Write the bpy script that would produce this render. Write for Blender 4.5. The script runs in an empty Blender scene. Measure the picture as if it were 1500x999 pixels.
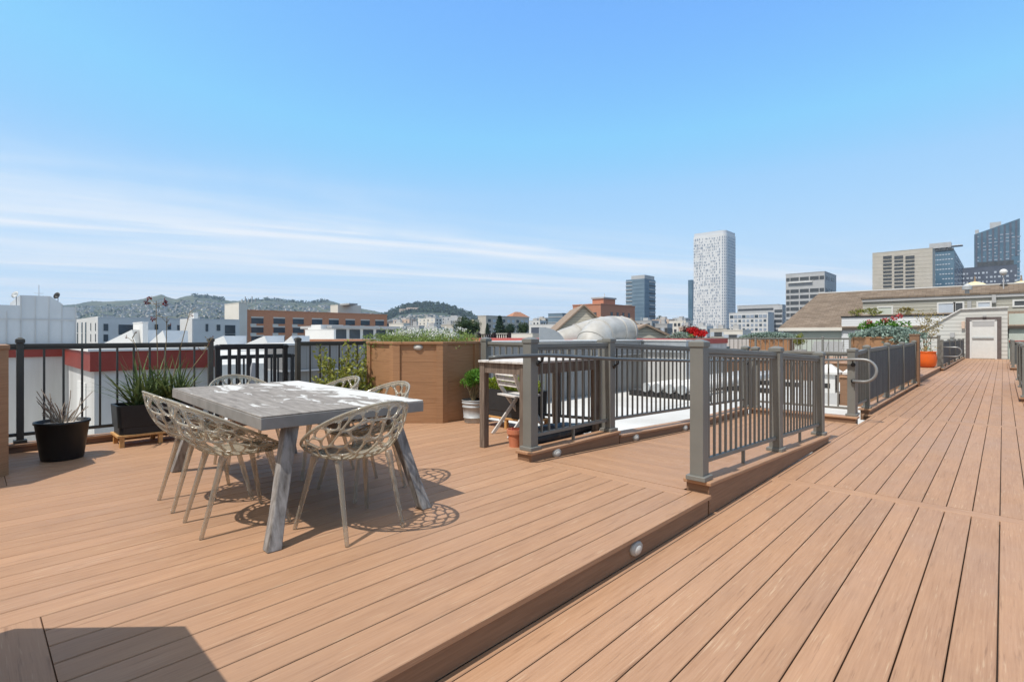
import bpy, bmesh, math, random
from mathutils import Vector, Matrix
from mathutils.geometry import delaunay_2d_cdt
R = math.radians
rng = random.Random(7)
sc = bpy.context.scene
COL = sc.collection

# ------------------------------------------------------------------ survey helpers (real positions from bearings + distances)
FPX = 757.0; YAW = R(43.54); CAMZ = 1.13; HOR = 492.0
Fx, Fy = -math.sin(YAW), math.cos(YAW)
Rx, Ry = math.cos(YAW), math.sin(YAW)
def bear(px):
    k = (px-750)/FPX
    return Fx+Rx*k, Fy+Ry*k
def spot(px, d):
    a, b = bear(px); return a*d, b*d
def hgt(py, d): return CAMZ-(py-HOR)*d/FPX
def x_on(px, Y):
    a, b = bear(px); return a*Y/b
def y_on(px, X):
    a, b = bear(px); return b*X/a
def dep(x, y): return x*Fx+y*Fy

# ------------------------------------------------------------------ mesh builder
class MB:
    def __init__(s): s.v = []; s.f = []; s.a = []; s.cur = 0.5
    def add(s, vs, fs, M=None):
        n = len(s.v)
        for p in vs:
            s.v.append(tuple(M @ Vector(p)) if M is not None else tuple(p))
        for f in fs:
            s.f.append(tuple(i+n for i in f)); s.a.append(s.cur)
        return s
    def box(s, x0, x1, y0, y1, z0, z1, M=None):
        vs = [(x0,y0,z0),(x1,y0,z0),(x1,y1,z0),(x0,y1,z0),(x0,y0,z1),(x1,y0,z1),(x1,y1,z1),(x0,y1,z1)]
        return s.add(vs, [(3,2,1,0),(4,5,6,7),(0,1,5,4),(1,2,6,5),(2,3,7,6),(3,0,4,7)], M)
    def beam(s, p, q, w, h, up=(0,0,1)):
        p = Vector(p); q = Vector(q); d = q-p; L = d.length; d.normalize()
        u = Vector(up); x = d.cross(u)
        if x.length < 1e-4: x = d.cross(Vector((1,0,0)))
        x.normalize(); z = x.cross(d).normalized()
        M = Matrix((( x.x,d.x,z.x,p.x),(x.y,d.y,z.y,p.y),(x.z,d.z,z.z,p.z),(0,0,0,1)))
        return s.box(-w/2, w/2, 0, L, -h/2, h/2, M)
    def prism(s, poly, z0, z1, M=None, top=None):
        n = len(poly); tp = top or poly
        vs = [(x,y,z0) for x,y in poly]+[(x,y,z1) for x,y in tp]
        fs = [tuple(reversed(range(n))), tuple(range(n,2*n))]
        fs += [(i,(i+1)%n,n+(i+1)%n,n+i) for i in range(n)]
        return s.add(vs, fs, M)
    def tube(s, path, r, n=8, cap=True):
        P = [Vector(p) for p in path]; m = len(P)
        rs = r if isinstance(r, (list, tuple)) else [r]*m
        ref = Vector((0,0,1)); vs = []; prev = None
        for i, p in enumerate(P):
            t = (P[min(i+1,m-1)]-P[max(i-1,0)]).normalized()
            if prev is None:
                a = t.cross(ref)
                if a.length < 0.05: a = t.cross(Vector((1,0,0)))
            else:
                a = prev-t*prev.dot(t)
            a.normalize(); prev = a; b = t.cross(a)
            for k in range(n):
                an = 2*math.pi*k/n
                vs.append(p+(a*math.cos(an)+b*math.sin(an))*rs[i])
        fs = [(i*n+k, i*n+(k+1)%n, (i+1)*n+(k+1)%n, (i+1)*n+k) for i in range(m-1) for k in range(n)]
        if cap: fs += [tuple(reversed(range(n))), tuple(range((m-1)*n, m*n))]
        return s.add(vs, fs)
    def lathe(s, prof, n=24, c=(0,0,0), sx=1, sy=1):
        m = len(prof); vs = []
        for r, z in prof:
            for k in range(n):
                an = 2*math.pi*k/n
                vs.append((c[0]+r*sx*math.cos(an), c[1]+r*sy*math.sin(an), c[2]+z))
        fs = [(i*n+k, i*n+(k+1)%n, (i+1)*n+(k+1)%n, (i+1)*n+k) for i in range(m-1) for k in range(n)]
        if prof[0][0] > 1e-4: fs.append(tuple(reversed(range(n))))
        if prof[-1][0] > 1e-4: fs.append(tuple(range((m-1)*n, m*n)))
        return s.add(vs, fs)
    def build(s, name, mat, parent=None, smooth=False, bevel=0, seg=2):
        me = bpy.data.meshes.new(name)
        me.from_pydata(s.v, [], s.f)
        at = me.attributes.new('rnd', 'FLOAT', 'FACE')
        at.data.foreach_set('value', s.a)
        me.materials.append(mat)
        if smooth: me.polygons.foreach_set('use_smooth', [True]*len(me.polygons))
        me.update()
        o = bpy.data.objects.new(name, me); COL.objects.link(o)
        if parent is not None: o.parent = parent
        if bevel:
            b = o.modifiers.new('bevel', 'BEVEL'); b.width = bevel; b.segments = seg; b.limit_method = 'ANGLE'; b.angle_limit = R(40)
            if smooth is False:
                pass
        return o

def tag(o, label, cat, group=None, kind=None):
    if label: o['label'] = label
    if cat: o['category'] = cat
    if group: o['group'] = group
    if kind: o['kind'] = kind
    return o
def struct(o): o['kind'] = 'structure'; return o
def empty(name, loc, label, cat, rz=0, group=None):
    o = bpy.data.objects.new(name, None); COL.objects.link(o)
    o.empty_display_size = .1
    o.location = loc; o.rotation_euler = (0,0,rz)
    return tag(o, label, cat, group)
KIDS = {}
def copy_tree(o, parent=None):
    c = o.copy(); COL.objects.link(c)
    if parent is not None: c.parent = parent
    for ch in list(o.children): copy_tree(ch, c)
    return c
def share(o, parent, loc=None):
    c = o.copy(); COL.objects.link(c); c.parent = parent
    if loc is not None: c.location = loc
    return c

# ------------------------------------------------------------------ materials
class NT:
    def __init__(s, name):
        s.m = bpy.data.materials.new(name); s.m.use_nodes = True
        s.t = s.m.node_tree; s.b = s.t.nodes['Principled BSDF']; s.out = s.t.nodes['Material Output']
    def n(s, typ, **kw):
        nd = s.t.nodes.new(typ)
        for k, v in kw.items(): setattr(nd, k, v)
        return nd
    def l(s, a, b): s.t.links.new(a, b)
def rgb(c): return (c[0], c[1], c[2], 1)
def mat(name, c1, c2=None, rough=.6, metal=0, scale=8, stretch=(1,1,1), rnd=0.0, bump=0.0, bscale=None, detail=6, trans=0, contrast=(.35,.65), spec=.5, ior=1.45, sub=0):
    t = NT(name); c2 = c2 or c1
    tc = t.n('ShaderNodeTexCoord'); mp = t.n('ShaderNodeMapping'); mp.inputs['Scale'].default_value = stretch
    t.l(tc.outputs['Object'], mp.inputs['Vector'])
    nz = t.n('ShaderNodeTexNoise'); nz.inputs['Scale'].default_value = scale; nz.inputs['Detail'].default_value = detail; nz.inputs['Roughness'].default_value = .6
    t.l(mp.outputs[0], nz.inputs['Vector'])
    mr = t.n('ShaderNodeMapRange'); mr.inputs[1].default_value = contrast[0]; mr.inputs[2].default_value = contrast[1]
    t.l(nz.outputs['Fac'], mr.inputs[0])
    fac = mr.outputs[0]
    mx = t.n('ShaderNodeMix', data_type='RGBA'); mx.inputs[6].default_value = rgb(c1); mx.inputs[7].default_value = rgb(c2)
    t.l(fac, mx.inputs[0]); col = mx.outputs[2]
    if rnd:
        at = t.n('ShaderNodeAttribute', attribute_name='rnd')
        m2 = t.n('ShaderNodeMapRange'); m2.inputs[3].default_value = 1-rnd; m2.inputs[4].default_value = 1+rnd
        t.l(at.outputs['Fac'], m2.inputs[0])
        hv = t.n('ShaderNodeHueSaturation'); t.l(m2.outputs[0], hv.inputs['Value']); t.l(col, hv.inputs['Color'])
        col = hv.outputs[0]
    t.l(col, t.b.inputs['Base Color'])
    t.b.inputs['Roughness'].default_value = rough; t.b.inputs['Metallic'].default_value = metal
    t.b.inputs['IOR'].default_value = ior
    t.b.inputs['Specular IOR Level'].default_value = spec
    if trans: t.b.inputs['Transmission Weight'].default_value = trans
    if bump:
        nb = nz
        if bscale:
            nb = t.n('ShaderNodeTexNoise'); nb.inputs['Scale'].default_value = bscale; nb.inputs['Detail'].default_value = 4
            t.l(mp.outputs[0], nb.inputs['Vector'])
        bp = t.n('ShaderNodeBump'); bp.inputs['Strength'].default_value = bump; bp.inputs['Distance'].default_value = .01
        t.l(nb.outputs['Fac'], bp.inputs['Height']); t.l(bp.outputs[0], t.b.inputs['Normal'])
    return t.m

def deck_mat(name, axis):
    """composite board: fine streaks along the board, broad weathering, board-to-board tone"""
    t = NT(name)
    tc = t.n('ShaderNodeTexCoord')
    at = t.n('ShaderNodeAttribute', attribute_name='rnd')
    off = t.n('ShaderNodeVectorMath', operation='SCALE'); off.inputs[0].default_value = (3.1,17.3,7.7); t.l(at.outputs['Fac'], off.inputs['Scale'])
    ad = t.n('ShaderNodeVectorMath', operation='ADD'); t.l(tc.outputs['Object'], ad.inputs[0]); t.l(off.outputs[0], ad.inputs[1])
    def noise(st, sca, det=6, ro=.6):
        mp = t.n('ShaderNodeMapping'); mp.inputs['Scale'].default_value = st; t.l(ad.outputs[0], mp.inputs['Vector'])
        nz = t.n('ShaderNodeTexNoise'); nz.inputs['Scale'].default_value = sca; nz.inputs['Detail'].default_value = det; nz.inputs['Roughness'].default_value = ro
        t.l(mp.outputs[0], nz.inputs['Vector']); return nz.outputs['Fac']
    s1 = (60,1.6,60) if axis == 'Y' else (1.6,60,60)
    s2 = (9,1.2,9) if axis == 'Y' else (1.2,9,9)
    a = noise(s1, 2.0, 8, .7); b = noise(s2, 1.0, 5); c = noise((1,1,1), 1.3, 4)
    mp = t.n('ShaderNodeMapping'); mp.inputs['Scale'].default_value = (1,1,1); t.l(tc.outputs['Object'], mp.inputs['Vector'])
    big = t.n('ShaderNodeTexNoise'); big.inputs['Scale'].default_value = .9; big.inputs['Detail'].default_value = 5; t.l(mp.outputs[0], big.inputs['Vector'])
    def mr(f, a0, a1, b0, b1):
        m = t.n('ShaderNodeMapRange'); m.inputs[1].default_value = a0; m.inputs[2].default_value = a1; m.inputs[3].default_value = b0; m.inputs[4].default_value = b1
        t.l(f, m.inputs[0]); return m.outputs[0]
    mx = t.n('ShaderNodeMix', data_type='RGBA'); mx.inputs[6].default_value = rgb((.322,.177,.098)); mx.inputs[7].default_value = rgb((.415,.245,.147))
    t.l(mr(a, .34, .66, 0, 1), mx.inputs[0])
    mx2 = t.n('ShaderNodeMix', data_type='RGBA'); t.l(mr(b, .42, .7, 0, .45), mx2.inputs[0]); t.l(mx.outputs[2], mx2.inputs[6]); mx2.inputs[7].default_value = rgb((.46,.265,.15))
    mx3 = t.n('ShaderNodeMix', data_type='RGBA'); t.l(mr(big.outputs['Fac'], .45, .75, 0, .5), mx3.inputs[0]); t.l(mx2.outputs[2], mx3.inputs[6]); mx3.inputs[7].default_value = rgb((.36,.222,.142))
    s3 = (130,6,130) if axis == 'Y' else (6,130,130)
    s4 = (70,3.5,70) if axis == 'Y' else (3.5,70,70)
    fl = noise(s3, 1.0, 3, .5); fd = noise(s4, 1.0, 4, .6); clus = noise((3.5,3.5,3.5), 1.0, 3, .5)
    def mul(p, q):
        m = t.n('ShaderNodeMath', operation='MULTIPLY'); t.l(p, m.inputs[0]); t.l(q, m.inputs[1]); return m.outputs[0]
    mx4 = t.n('ShaderNodeMix', data_type='RGBA'); t.l(mul(mr(fl, .60, .70, 0, .75), mr(clus, .4, .62, .15, 1)), mx4.inputs[0]); t.l(mx3.outputs[2], mx4.inputs[6]); mx4.inputs[7].default_value = rgb((.50,.345,.22))
    mx5 = t.n('ShaderNodeMix', data_type='RGBA'); t.l(mr(fd, .40, .28, 0, .55), mx5.inputs[0]); t.l(mx4.outputs[2], mx5.inputs[6]); mx5.inputs[7].default_value = rgb((.19,.10,.055))
    # foot-traffic grime: broad soft patches and a few small marks
    gr = t.n('ShaderNodeTexNoise'); gr.inputs['Scale'].default_value = 2.6; gr.inputs['Detail'].default_value = 9; gr.inputs['Roughness'].default_value = .7; t.l(tc.outputs['Object'], gr.inputs['Vector'])
    mx6 = t.n('ShaderNodeMix', data_type='RGBA'); t.l(mr(gr.outputs['Fac'], .54, .74, 0, .3), mx6.inputs[0]); t.l(mx5.outputs[2], mx6.inputs[6]); mx6.inputs[7].default_value = rgb((.27,.165,.11))
    hv = t.n('ShaderNodeHueSaturation'); t.l(mr(at.outputs['Fac'], 0, 1, .94, 1.06), hv.inputs['Value']); t.l(mx6.outputs[2], hv.inputs['Color'])
    t.l(hv.outputs[0], t.b.inputs['Base Color'])
    t.l(mr(c, .3, .7, .5, .68), t.b.inputs['Roughness'])
    t.b.inputs['Specular IOR Level'].default_value = .35
    bp = t.n('ShaderNodeBump'); bp.inputs['Strength'].default_value = .12; bp.inputs['Distance'].default_value = .004
    t.l(a, bp.inputs['Height']); t.l(bp.outputs[0], t.b.inputs['Normal'])
    return t.m

M = {}
M['deck'] = deck_mat('composite_board_long', 'Y')
M['deckx'] = deck_mat('composite_board_cross', 'X')
M['void'] = mat('deck_understructure', (.03,.02,.015), rough=.9)
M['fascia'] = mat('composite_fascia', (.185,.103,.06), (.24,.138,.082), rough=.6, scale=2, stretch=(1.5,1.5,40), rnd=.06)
M['planter'] = mat('planter_cladding', (.285,.150,.074), (.365,.2,.102), rough=.6, scale=2, stretch=(2,2,45), rnd=.07)
M['metal'] = mat('taupe_powder_coat', (.158,.156,.142), (.185,.182,.165), rough=.45, scale=3, bump=.02, bscale=250)
M['dkmetal'] = mat('dark_bronze_powder_coat', (.055,.052,.045), (.075,.07,.06), rough=.45, scale=3)
M['black'] = mat('black_steel', (.014,.014,.015), (.022,.022,.022), rough=.5, scale=4)
M['plastic'] = mat('black_plastic', (.008,.008,.009), (.014,.014,.015), rough=.42, scale=5)
M['dkplastic'] = mat('charcoal_plastic', (.022,.024,.027), (.03,.032,.035), rough=.5, scale=5)
M['pine'] = mat('pale_pine', (.48,.25,.085), (.58,.33,.13), rough=.6, scale=4, stretch=(1,8,8))
M['lamp'] = mat('step_light_housing', (.33,.32,.29), (.4,.39,.36), rough=.4, scale=6)
M['lens'] = mat('step_light_lens', (.55,.54,.5), rough=.3)
M['screen'] = mat('grey_privacy_mesh', (.082,.086,.086), (.105,.108,.106), rough=.8, scale=3, bump=.1, bscale=300)
M['pipe'] = mat('dark_handrail', (.085,.09,.09), (.11,.115,.115), rough=.35, scale=3)
M['palepipe'] = mat('brushed_handrail', (.22,.22,.215), (.28,.28,.275), rough=.4, metal=.3, scale=3)
M['white'] = mat('white_roof_membrane', (.46,.45,.425), (.63,.63,.61), rough=.8, scale=.55, detail=10, contrast=(.3,.7))
M['stucco'] = mat('white_stucco', (.42,.415,.40), (.54,.54,.535), rough=.9, scale=1.6, stretch=(1.5,1.5,.16), detail=9, bump=.05, bscale=60)
M['redmetal'] = mat('red_metal_fascia', (.20,.03,.02), (.25,.042,.03), rough=.45, scale=2)
M['redroof'] = mat('red_flashing', (.38,.075,.06), (.42,.09,.075), rough=.6, scale=2)
M['zinc'] = mat('galvanised_steel', (.38,.40,.41), (.46,.48,.49), rough=.55, metal=.15, scale=14)
M['duct'] = mat('painted_duct', (.33,.315,.285), (.45,.44,.415), rough=.5, scale=1.6, detail=9)
M['galv'] = mat('grey_sheet_metal', (.30,.33,.36), (.37,.40,.43), rough=.5, metal=.15, scale=1.5)
M['terracotta'] = mat('terracotta', (.50,.17,.085), (.58,.22,.12), rough=.75, scale=12)
M['orange'] = mat('orange_glaze', (.62,.105,.012), (.68,.125,.018), rough=.3, scale=3)
M['soil'] = mat('potting_soil', (.045,.03,.02), (.09,.065,.045), rough=1, scale=40, bump=.5)
M['gravel'] = mat('pale_mulch', (.42,.36,.30), (.62,.57,.5), rough=1, scale=40, bump=.4)
M['oldwood'] = mat('bleached_wood', (.46,.43,.40), (.64,.61,.575), rough=.75, scale=3, stretch=(6,6,1.2))
M['brownwood'] = mat('weathered_brown_wood', (.115,.082,.062), (.215,.165,.13), rough=.7, scale=5, stretch=(9,9,1))
M['legwood'] = mat('silvered_table_leg', (.075,.062,.052), (.30,.285,.272), rough=.65, scale=4, stretch=(7,7,.9), bump=.3, contrast=(.3,.62))
M['rod'] = mat('dry_twig', (.22,.165,.12), (.36,.30,.24), rough=.9, scale=20)
M['stem'] = mat('plant_stem', (.16,.12,.06), (.25,.19,.1), rough=.8, scale=20)
def leaf(name, c1, c2, rnd=.35, tr=.25):
    m = mat(name, c1, c2, rough=.55, scale=9, rnd=rnd, spec=.3)
    b = m.node_tree.nodes['Principled BSDF']; b.inputs['Subsurface Weight'].default_value = 0
    t = m.node_tree; out = t.nodes['Material Output']
    tl = t.nodes.new('ShaderNodeBsdfTranslucent'); mx = t.nodes.new('ShaderNodeMixShader'); mx.inputs[0].default_value = tr
    src = b.inputs['Base Color'].links[0].from_socket
    t.links.new(src, tl.inputs[0]); t.links.new(b.outputs[0], mx.inputs[1]); t.links.new(tl.outputs[0], mx.inputs[2]); t.links.new(mx.outputs[0], out.inputs[0])
    return m
M['blade'] = leaf('strap_leaf', (.06,.10,.035), (.13,.17,.06))
M['lime'] = leaf('lime_leaf', (.15,.19,.035), (.30,.30,.06))
M['bright'] = leaf('bright_green_leaf', (.06,.17,.02), (.14,.30,.04))
M['lettuce'] = leaf('yellow_green_leaf', (.20,.28,.03), (.34,.40,.06))
M['sage'] = leaf('feathery_green_leaf', (.15,.23,.05), (.28,.36,.11))
M['white_f'] = leaf('white_petal', (.72,.72,.66), (.85,.85,.8), .1)
M['red_f'] = leaf('red_petal', (.45,.012,.015), (.62,.02,.02), .3)
M['pink_f'] = leaf('pink_petal', (.45,.055,.065), (.56,.11,.1), .3)
M['dred_f'] = leaf('dark_red_flower', (.11,.012,.02), (.2,.02,.03), .3)
M['blue_s'] = leaf('blue_grey_succulent', (.16,.235,.195), (.28,.365,.315), .3, .1)
M['purple'] = leaf('dark_purple_leaf', (.05,.025,.022), (.1,.045,.035), .4, .1)
M['olive'] = leaf('sparse_olive_leaf', (.24,.20,.07), (.36,.30,.12), .35)
M['tree'] = leaf('tree_leaf', (.028,.058,.02), (.07,.11,.038), .5, .15)
M['tree2'] = leaf('dark_cypress_leaf', (.018,.045,.022), (.045,.08,.035), .5, .1)
M['bark'] = mat('bark', (.09,.065,.045), (.15,.11,.08), rough=.9, scale=10)

def clear_mix(t, f):
    """tinted see-through share of clear moulded plastic"""
    tr = t.n('ShaderNodeBsdfTransparent'); tr.inputs[0].default_value = (.93,.91,.85,1)
    mx = t.n('ShaderNodeMixShader'); mx.inputs[0].default_value = f
    t.l(t.b.outputs[0], mx.inputs[1]); t.l(tr.outputs[0], mx.inputs[2]); t.l(mx.outputs[0], t.out.inputs[0])
def chair_mat():
    t = NT('smoked_polycarbonate')
    b = t.b
    b.inputs['Base Color'].default_value = (.64,.585,.475,1)
    b.inputs['Roughness'].default_value = .13; b.inputs['IOR'].default_value = 1.5
    b.inputs['Transmission Weight'].default_value = .5
    clear_mix(t, .30)
    return t.m
M['smoke'] = chair_mat()
def chair_leg_mat():
    t = NT('smoked_clear_leg'); b = t.b
    b.inputs['Base Color'].default_value = (.50,.45,.375,1)
    b.inputs['Roughness'].default_value = .1; b.inputs['Transmission Weight'].default_value = .6
    clear_mix(t, .38)
    return t.m
M['smokeleg'] = chair_leg_mat()
def table_mat():
    """grey zinc-like paint flaked off to white"""
    t = NT('flaking_grey_white_tabletop')
    tc = t.n('ShaderNodeTexCoord')
    mp = t.n('ShaderNodeMapping'); mp.inputs['Scale'].default_value = (.75,1.7,1); t.l(tc.outputs['Object'], mp.inputs[0])
    nz = t.n('ShaderNodeTexNoise'); nz.inputs['Scale'].default_value = 3.4; nz.inputs['Detail'].default_value = 11; nz.inputs['Roughness'].default_value = .62; nz.inputs['Distortion'].default_value = .8
    t.l(mp.outputs[0], nz.inputs['Vector'])
    sx = t.n('ShaderNodeSeparateXYZ'); t.l(tc.outputs['Object'], sx.inputs[0])
    # more paint lost towards the far long side (wear, a property of the top)
    g = t.n('ShaderNodeMapRange'); g.inputs[1].default_value = -.1; g.inputs[2].default_value = .5; g.inputs[3].default_value = -.04; g.inputs[4].default_value = .17
    t.l(sx.outputs['Y'], g.inputs[0])
    ad = t.n('ShaderNodeMath', operation='ADD'); t.l(nz.outputs['Fac'], ad.inputs[0]); t.l(g.outputs[0], ad.inputs[1])
    st = t.n('ShaderNodeMapRange'); st.inputs[1].default_value = .54; st.inputs[2].default_value = .572; t.l(ad.outputs[0], st.inputs[0])
    fine = t.n('ShaderNodeTexNoise'); fine.inputs['Scale'].default_value = 26; fine.inputs['Detail'].default_value = 6; t.l(tc.outputs['Object'], fine.inputs['Vector'])
    gm = t.n('ShaderNodeMix', data_type='RGBA'); gm.inputs[6].default_value = rgb((.15,.132,.116)); gm.inputs[7].default_value = rgb((.34,.31,.28))
    grn = t.n('ShaderNodeTexNoise'); grn.inputs['Scale'].default_value = 3; grn.inputs['Detail'].default_value = 9; grn.inputs['Roughness'].default_value = .7
    mpg = t.n('ShaderNodeMapping'); mpg.inputs['Scale'].default_value = (1.2,9,1); t.l(tc.outputs['Object'], mpg.inputs[0]); t.l(mpg.outputs[0], grn.inputs['Vector'])
    gmr = t.n('ShaderNodeMapRange'); gmr.inputs[1].default_value = .3; gmr.inputs[2].default_value = .7; t.l(grn.outputs['Fac'], gmr.inputs[0]); t.l(gmr.outputs[0], gm.inputs[0])
    mx = t.n('ShaderNodeMix', data_type='RGBA'); t.l(st.outputs[0], mx.inputs[0]); t.l(gm.outputs[2], mx.inputs[6]); mx.inputs[7].default_value = rgb((.56,.55,.525))
    t.l(mx.outputs[2], t.b.inputs['Base Color']); t.b.inputs['Roughness'].default_value = .8; t.b.inputs['Specular IOR Level'].default_value = .2
    bp = t.n('ShaderNodeBump'); bp.inputs['Strength'].default_value = .4; bp.inputs['Distance'].default_value = .003; bp.invert = True
    t.l(st.outputs[0], bp.inputs['Height']); t.l(bp.outputs[0], t.b.inputs['Normal'])
    return t.m
M['tabletop'] = table_mat()
M['tableside'] = mat('grey_table_edge', (.20,.193,.182), (.27,.262,.25), rough=.7, scale=6)

def brick_mat(name, c1, c2, mortar, scale=1.0, w=.22, h=.075):
    t = NT(name)
    tc = t.n('ShaderNodeTexCoord'); sp = t.n('ShaderNodeSeparateXYZ'); t.l(tc.outputs['Object'], sp.inputs[0])
    ad = t.n('ShaderNodeMath', operation='ADD'); t.l(sp.outputs[0], ad.inputs[0]); t.l(sp.outputs[1], ad.inputs[1])
    cb = t.n('ShaderNodeCombineXYZ'); t.l(ad.outputs[0], cb.inputs[0]); t.l(sp.outputs[2], cb.inputs[1])
    br = t.n('ShaderNodeTexBrick'); br.inputs['Scale'].default_value = scale
    br.inputs['Color1'].default_value = rgb(c1); br.inputs['Color2'].default_value = rgb(c2); br.inputs['Mortar'].default_value = rgb(mortar)
    br.inputs['Brick Width'].default_value = w; br.inputs['Row Height'].default_value = h; br.inputs['Mortar Size'].default_value = .008
    t.l(cb.outputs[0], br.inputs['Vector']); t.l(br.outputs['Color'], t.b.inputs['Base Color']); t.b.inputs['Roughness'].default_value = .85
    return t.m
M['brick'] = brick_mat('orange_brick', (.66,.25,.12), (.58,.205,.09), (.6,.38,.26))
M['brick2'] = brick_mat('red_brick', (.50,.20,.115), (.43,.165,.095), (.46,.3,.22))
def shingle_mat():
    t = NT('tan_roof_shingles')
    tc = t.n('ShaderNodeTexCoord'); sp = t.n('ShaderNodeSeparateXYZ'); t.l(tc.outputs['Object'], sp.inputs[0])
    cb = t.n('ShaderNodeCombineXYZ'); t.l(sp.outputs[0], cb.inputs[0]); t.l(sp.outputs[1], cb.inputs[1])
    br = t.n('ShaderNodeTexBrick'); br.inputs['Scale'].default_value = 1
    br.inputs['Color1'].default_value = rgb((.145,.108,.078)); br.inputs['Color2'].default_value = rgb((.21,.162,.122)); br.inputs['Mortar'].default_value = rgb((.09,.07,.055))
    br.inputs['Brick Width'].default_value = .45; br.inputs['Row Height'].default_value = .17; br.inputs['Mortar Size'].default_value = .012
    t.l(cb.outputs[0], br.inputs['Vector'])
    nz = t.n('ShaderNodeTexNoise'); nz.inputs['Scale'].default_value = 1.2; nz.inputs['Detail'].default_value = 6; t.l(tc.outputs['Object'], nz.inputs['Vector'])
    hv = t.n('ShaderNodeHueSaturation'); mr = t.n('ShaderNodeMapRange'); mr.inputs[3].default_value = .8; mr.inputs[4].default_value = 1.2; t.l(nz.outputs['Fac'], mr.inputs[0]); t.l(mr.outputs[0], hv.inputs['Value'])
    t.l(br.outputs['Color'], hv.inputs['Color']); t.l(hv.outputs[0], t.b.inputs['Base Color']); t.b.inputs['Roughness'].default_value = .95
    return t.m
M['shingle'] = shingle_mat()
def siding_mat(name, c1, c2, pitch=.2, line=.12):
    """painted lap boards (fine sawtooth relief + paint wear)"""
    t = NT(name)
    tc = t.n('ShaderNodeTexCoord'); sp = t.n('ShaderNodeSeparateXYZ'); t.l(tc.outputs['Object'], sp.inputs[0])
    dv = t.n('ShaderNodeMath', operation='DIVIDE'); dv.inputs[1].default_value = pitch; t.l(sp.outputs[2], dv.inputs[0])
    fr = t.n('ShaderNodeMath', operation='FRACT'); t.l(dv.outputs[0], fr.inputs[0])
    st = t.n('ShaderNodeMath', operation='LESS_THAN'); st.inputs[1].default_value = line; t.l(fr.outputs[0], st.inputs[0])
    nz = t.n('ShaderNodeTexNoise'); nz.inputs['Scale'].default_value = 1.5; nz.inputs['Detail'].default_value = 6; t.l(tc.outputs['Object'], nz.inputs['Vector'])
    mx = t.n('ShaderNodeMix', data_type='RGBA'); mx.inputs[6].default_value = rgb(c1); mx.inputs[7].default_value = rgb(c2); t.l(nz.outputs['Fac'], mx.inputs[0])
    m2 = t.n('ShaderNodeMix', data_type='RGBA'); t.l(st.outputs[0], m2.inputs[0]); t.l(mx.outputs[2], m2.inputs[6]); m2.inputs[7].default_value = rgb(tuple(v*.55 for v in c1))
    t.l(m2.outputs[2], t.b.inputs['Base Color']); t.b.inputs['Roughness'].default_value = .7
    iv = t.n('ShaderNodeMath', operation='SUBTRACT'); iv.inputs[0].default_value = 1; t.l(fr.outputs[0], iv.inputs[1])
    bp = t.n('ShaderNodeBump'); bp.inputs['Strength'].default_value = .4; bp.inputs['Distance'].default_value = .02; t.l(iv.outputs[0], bp.inputs['Height']); t.l(bp.outputs[0], t.b.inputs['Normal'])
    return t.m
M['siding'] = siding_mat('pale_lap_siding', (.50,.50,.47), (.56,.56,.53), .22)
M['siding2'] = siding_mat('grey_beige_lap_siding', (.36,.35,.30), (.43,.42,.37), .22, .16)
M['siding3'] = siding_mat('bright_white_lap_siding', (.62,.63,.64), (.67,.68,.69), .16)
M['siding4'] = siding_mat('cream_lap_siding', (.48,.445,.36), (.54,.50,.41), .3)
M['mint'] = mat('pale_mint_render', (.48,.52,.46), (.53,.57,.51), rough=.85, scale=1)
def ribbed_mat(name, c1, c2, pitch, ax=1):
    t = NT(name)
    tc = t.n('ShaderNodeTexCoord'); sp = t.n('ShaderNodeSeparateXYZ'); t.l(tc.outputs['Object'], sp.inputs[0])
    ad = t.n('ShaderNodeMath', operation='ADD'); t.l(sp.outputs[0], ad.inputs[0]); t.l(sp.outputs[1], ad.inputs[1])
    dv = t.n('ShaderNodeMath', operation='DIVIDE'); dv.inputs[1].default_value = pitch; t.l(ad.outputs[0], dv.inputs[0])
    fr = t.n('ShaderNodeMath', operation='FRACT'); t.l(dv.outputs[0], fr.inputs[0])
    st = t.n('ShaderNodeMath', operation='LESS_THAN'); st.inputs[1].default_value = .07; t.l(fr.outputs[0], st.inputs[0])
    nz = t.n('ShaderNodeTexNoise'); nz.inputs['Scale'].default_value = .8; nz.inputs['Detail'].default_value = 6; t.l(tc.outputs['Object'], nz.inputs['Vector'])
    mx = t.n('ShaderNodeMix', data_type='RGBA'); mx.inputs[6].default_value = rgb(c1); mx.inputs[7].default_value = rgb(c2); t.l(nz.outputs['Fac'], mx.inputs[0])
    m2 = t.n('ShaderNodeMix', data_type='RGBA'); t.l(st.outputs[0], m2.inputs[0]); t.l(mx.outputs[2], m2.inputs[6]); m2.inputs[7].default_value = rgb(tuple(v*.8 for v in c1))
    t.l(m2.outputs[2], t.b.inputs['Base Color']); t.b.inputs['Roughness'].default_value = .6
    return t.m
M['ribbed'] = mat('pale_metal_cladding', (.43,.455,.48), (.50,.525,.55), rough=.6, scale=.6, stretch=(1,1,.25))
M['ribgrey'] = ribbed_mat('grey_corrugated_cladding', (.20,.20,.20), (.26,.26,.26), .12)

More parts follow.
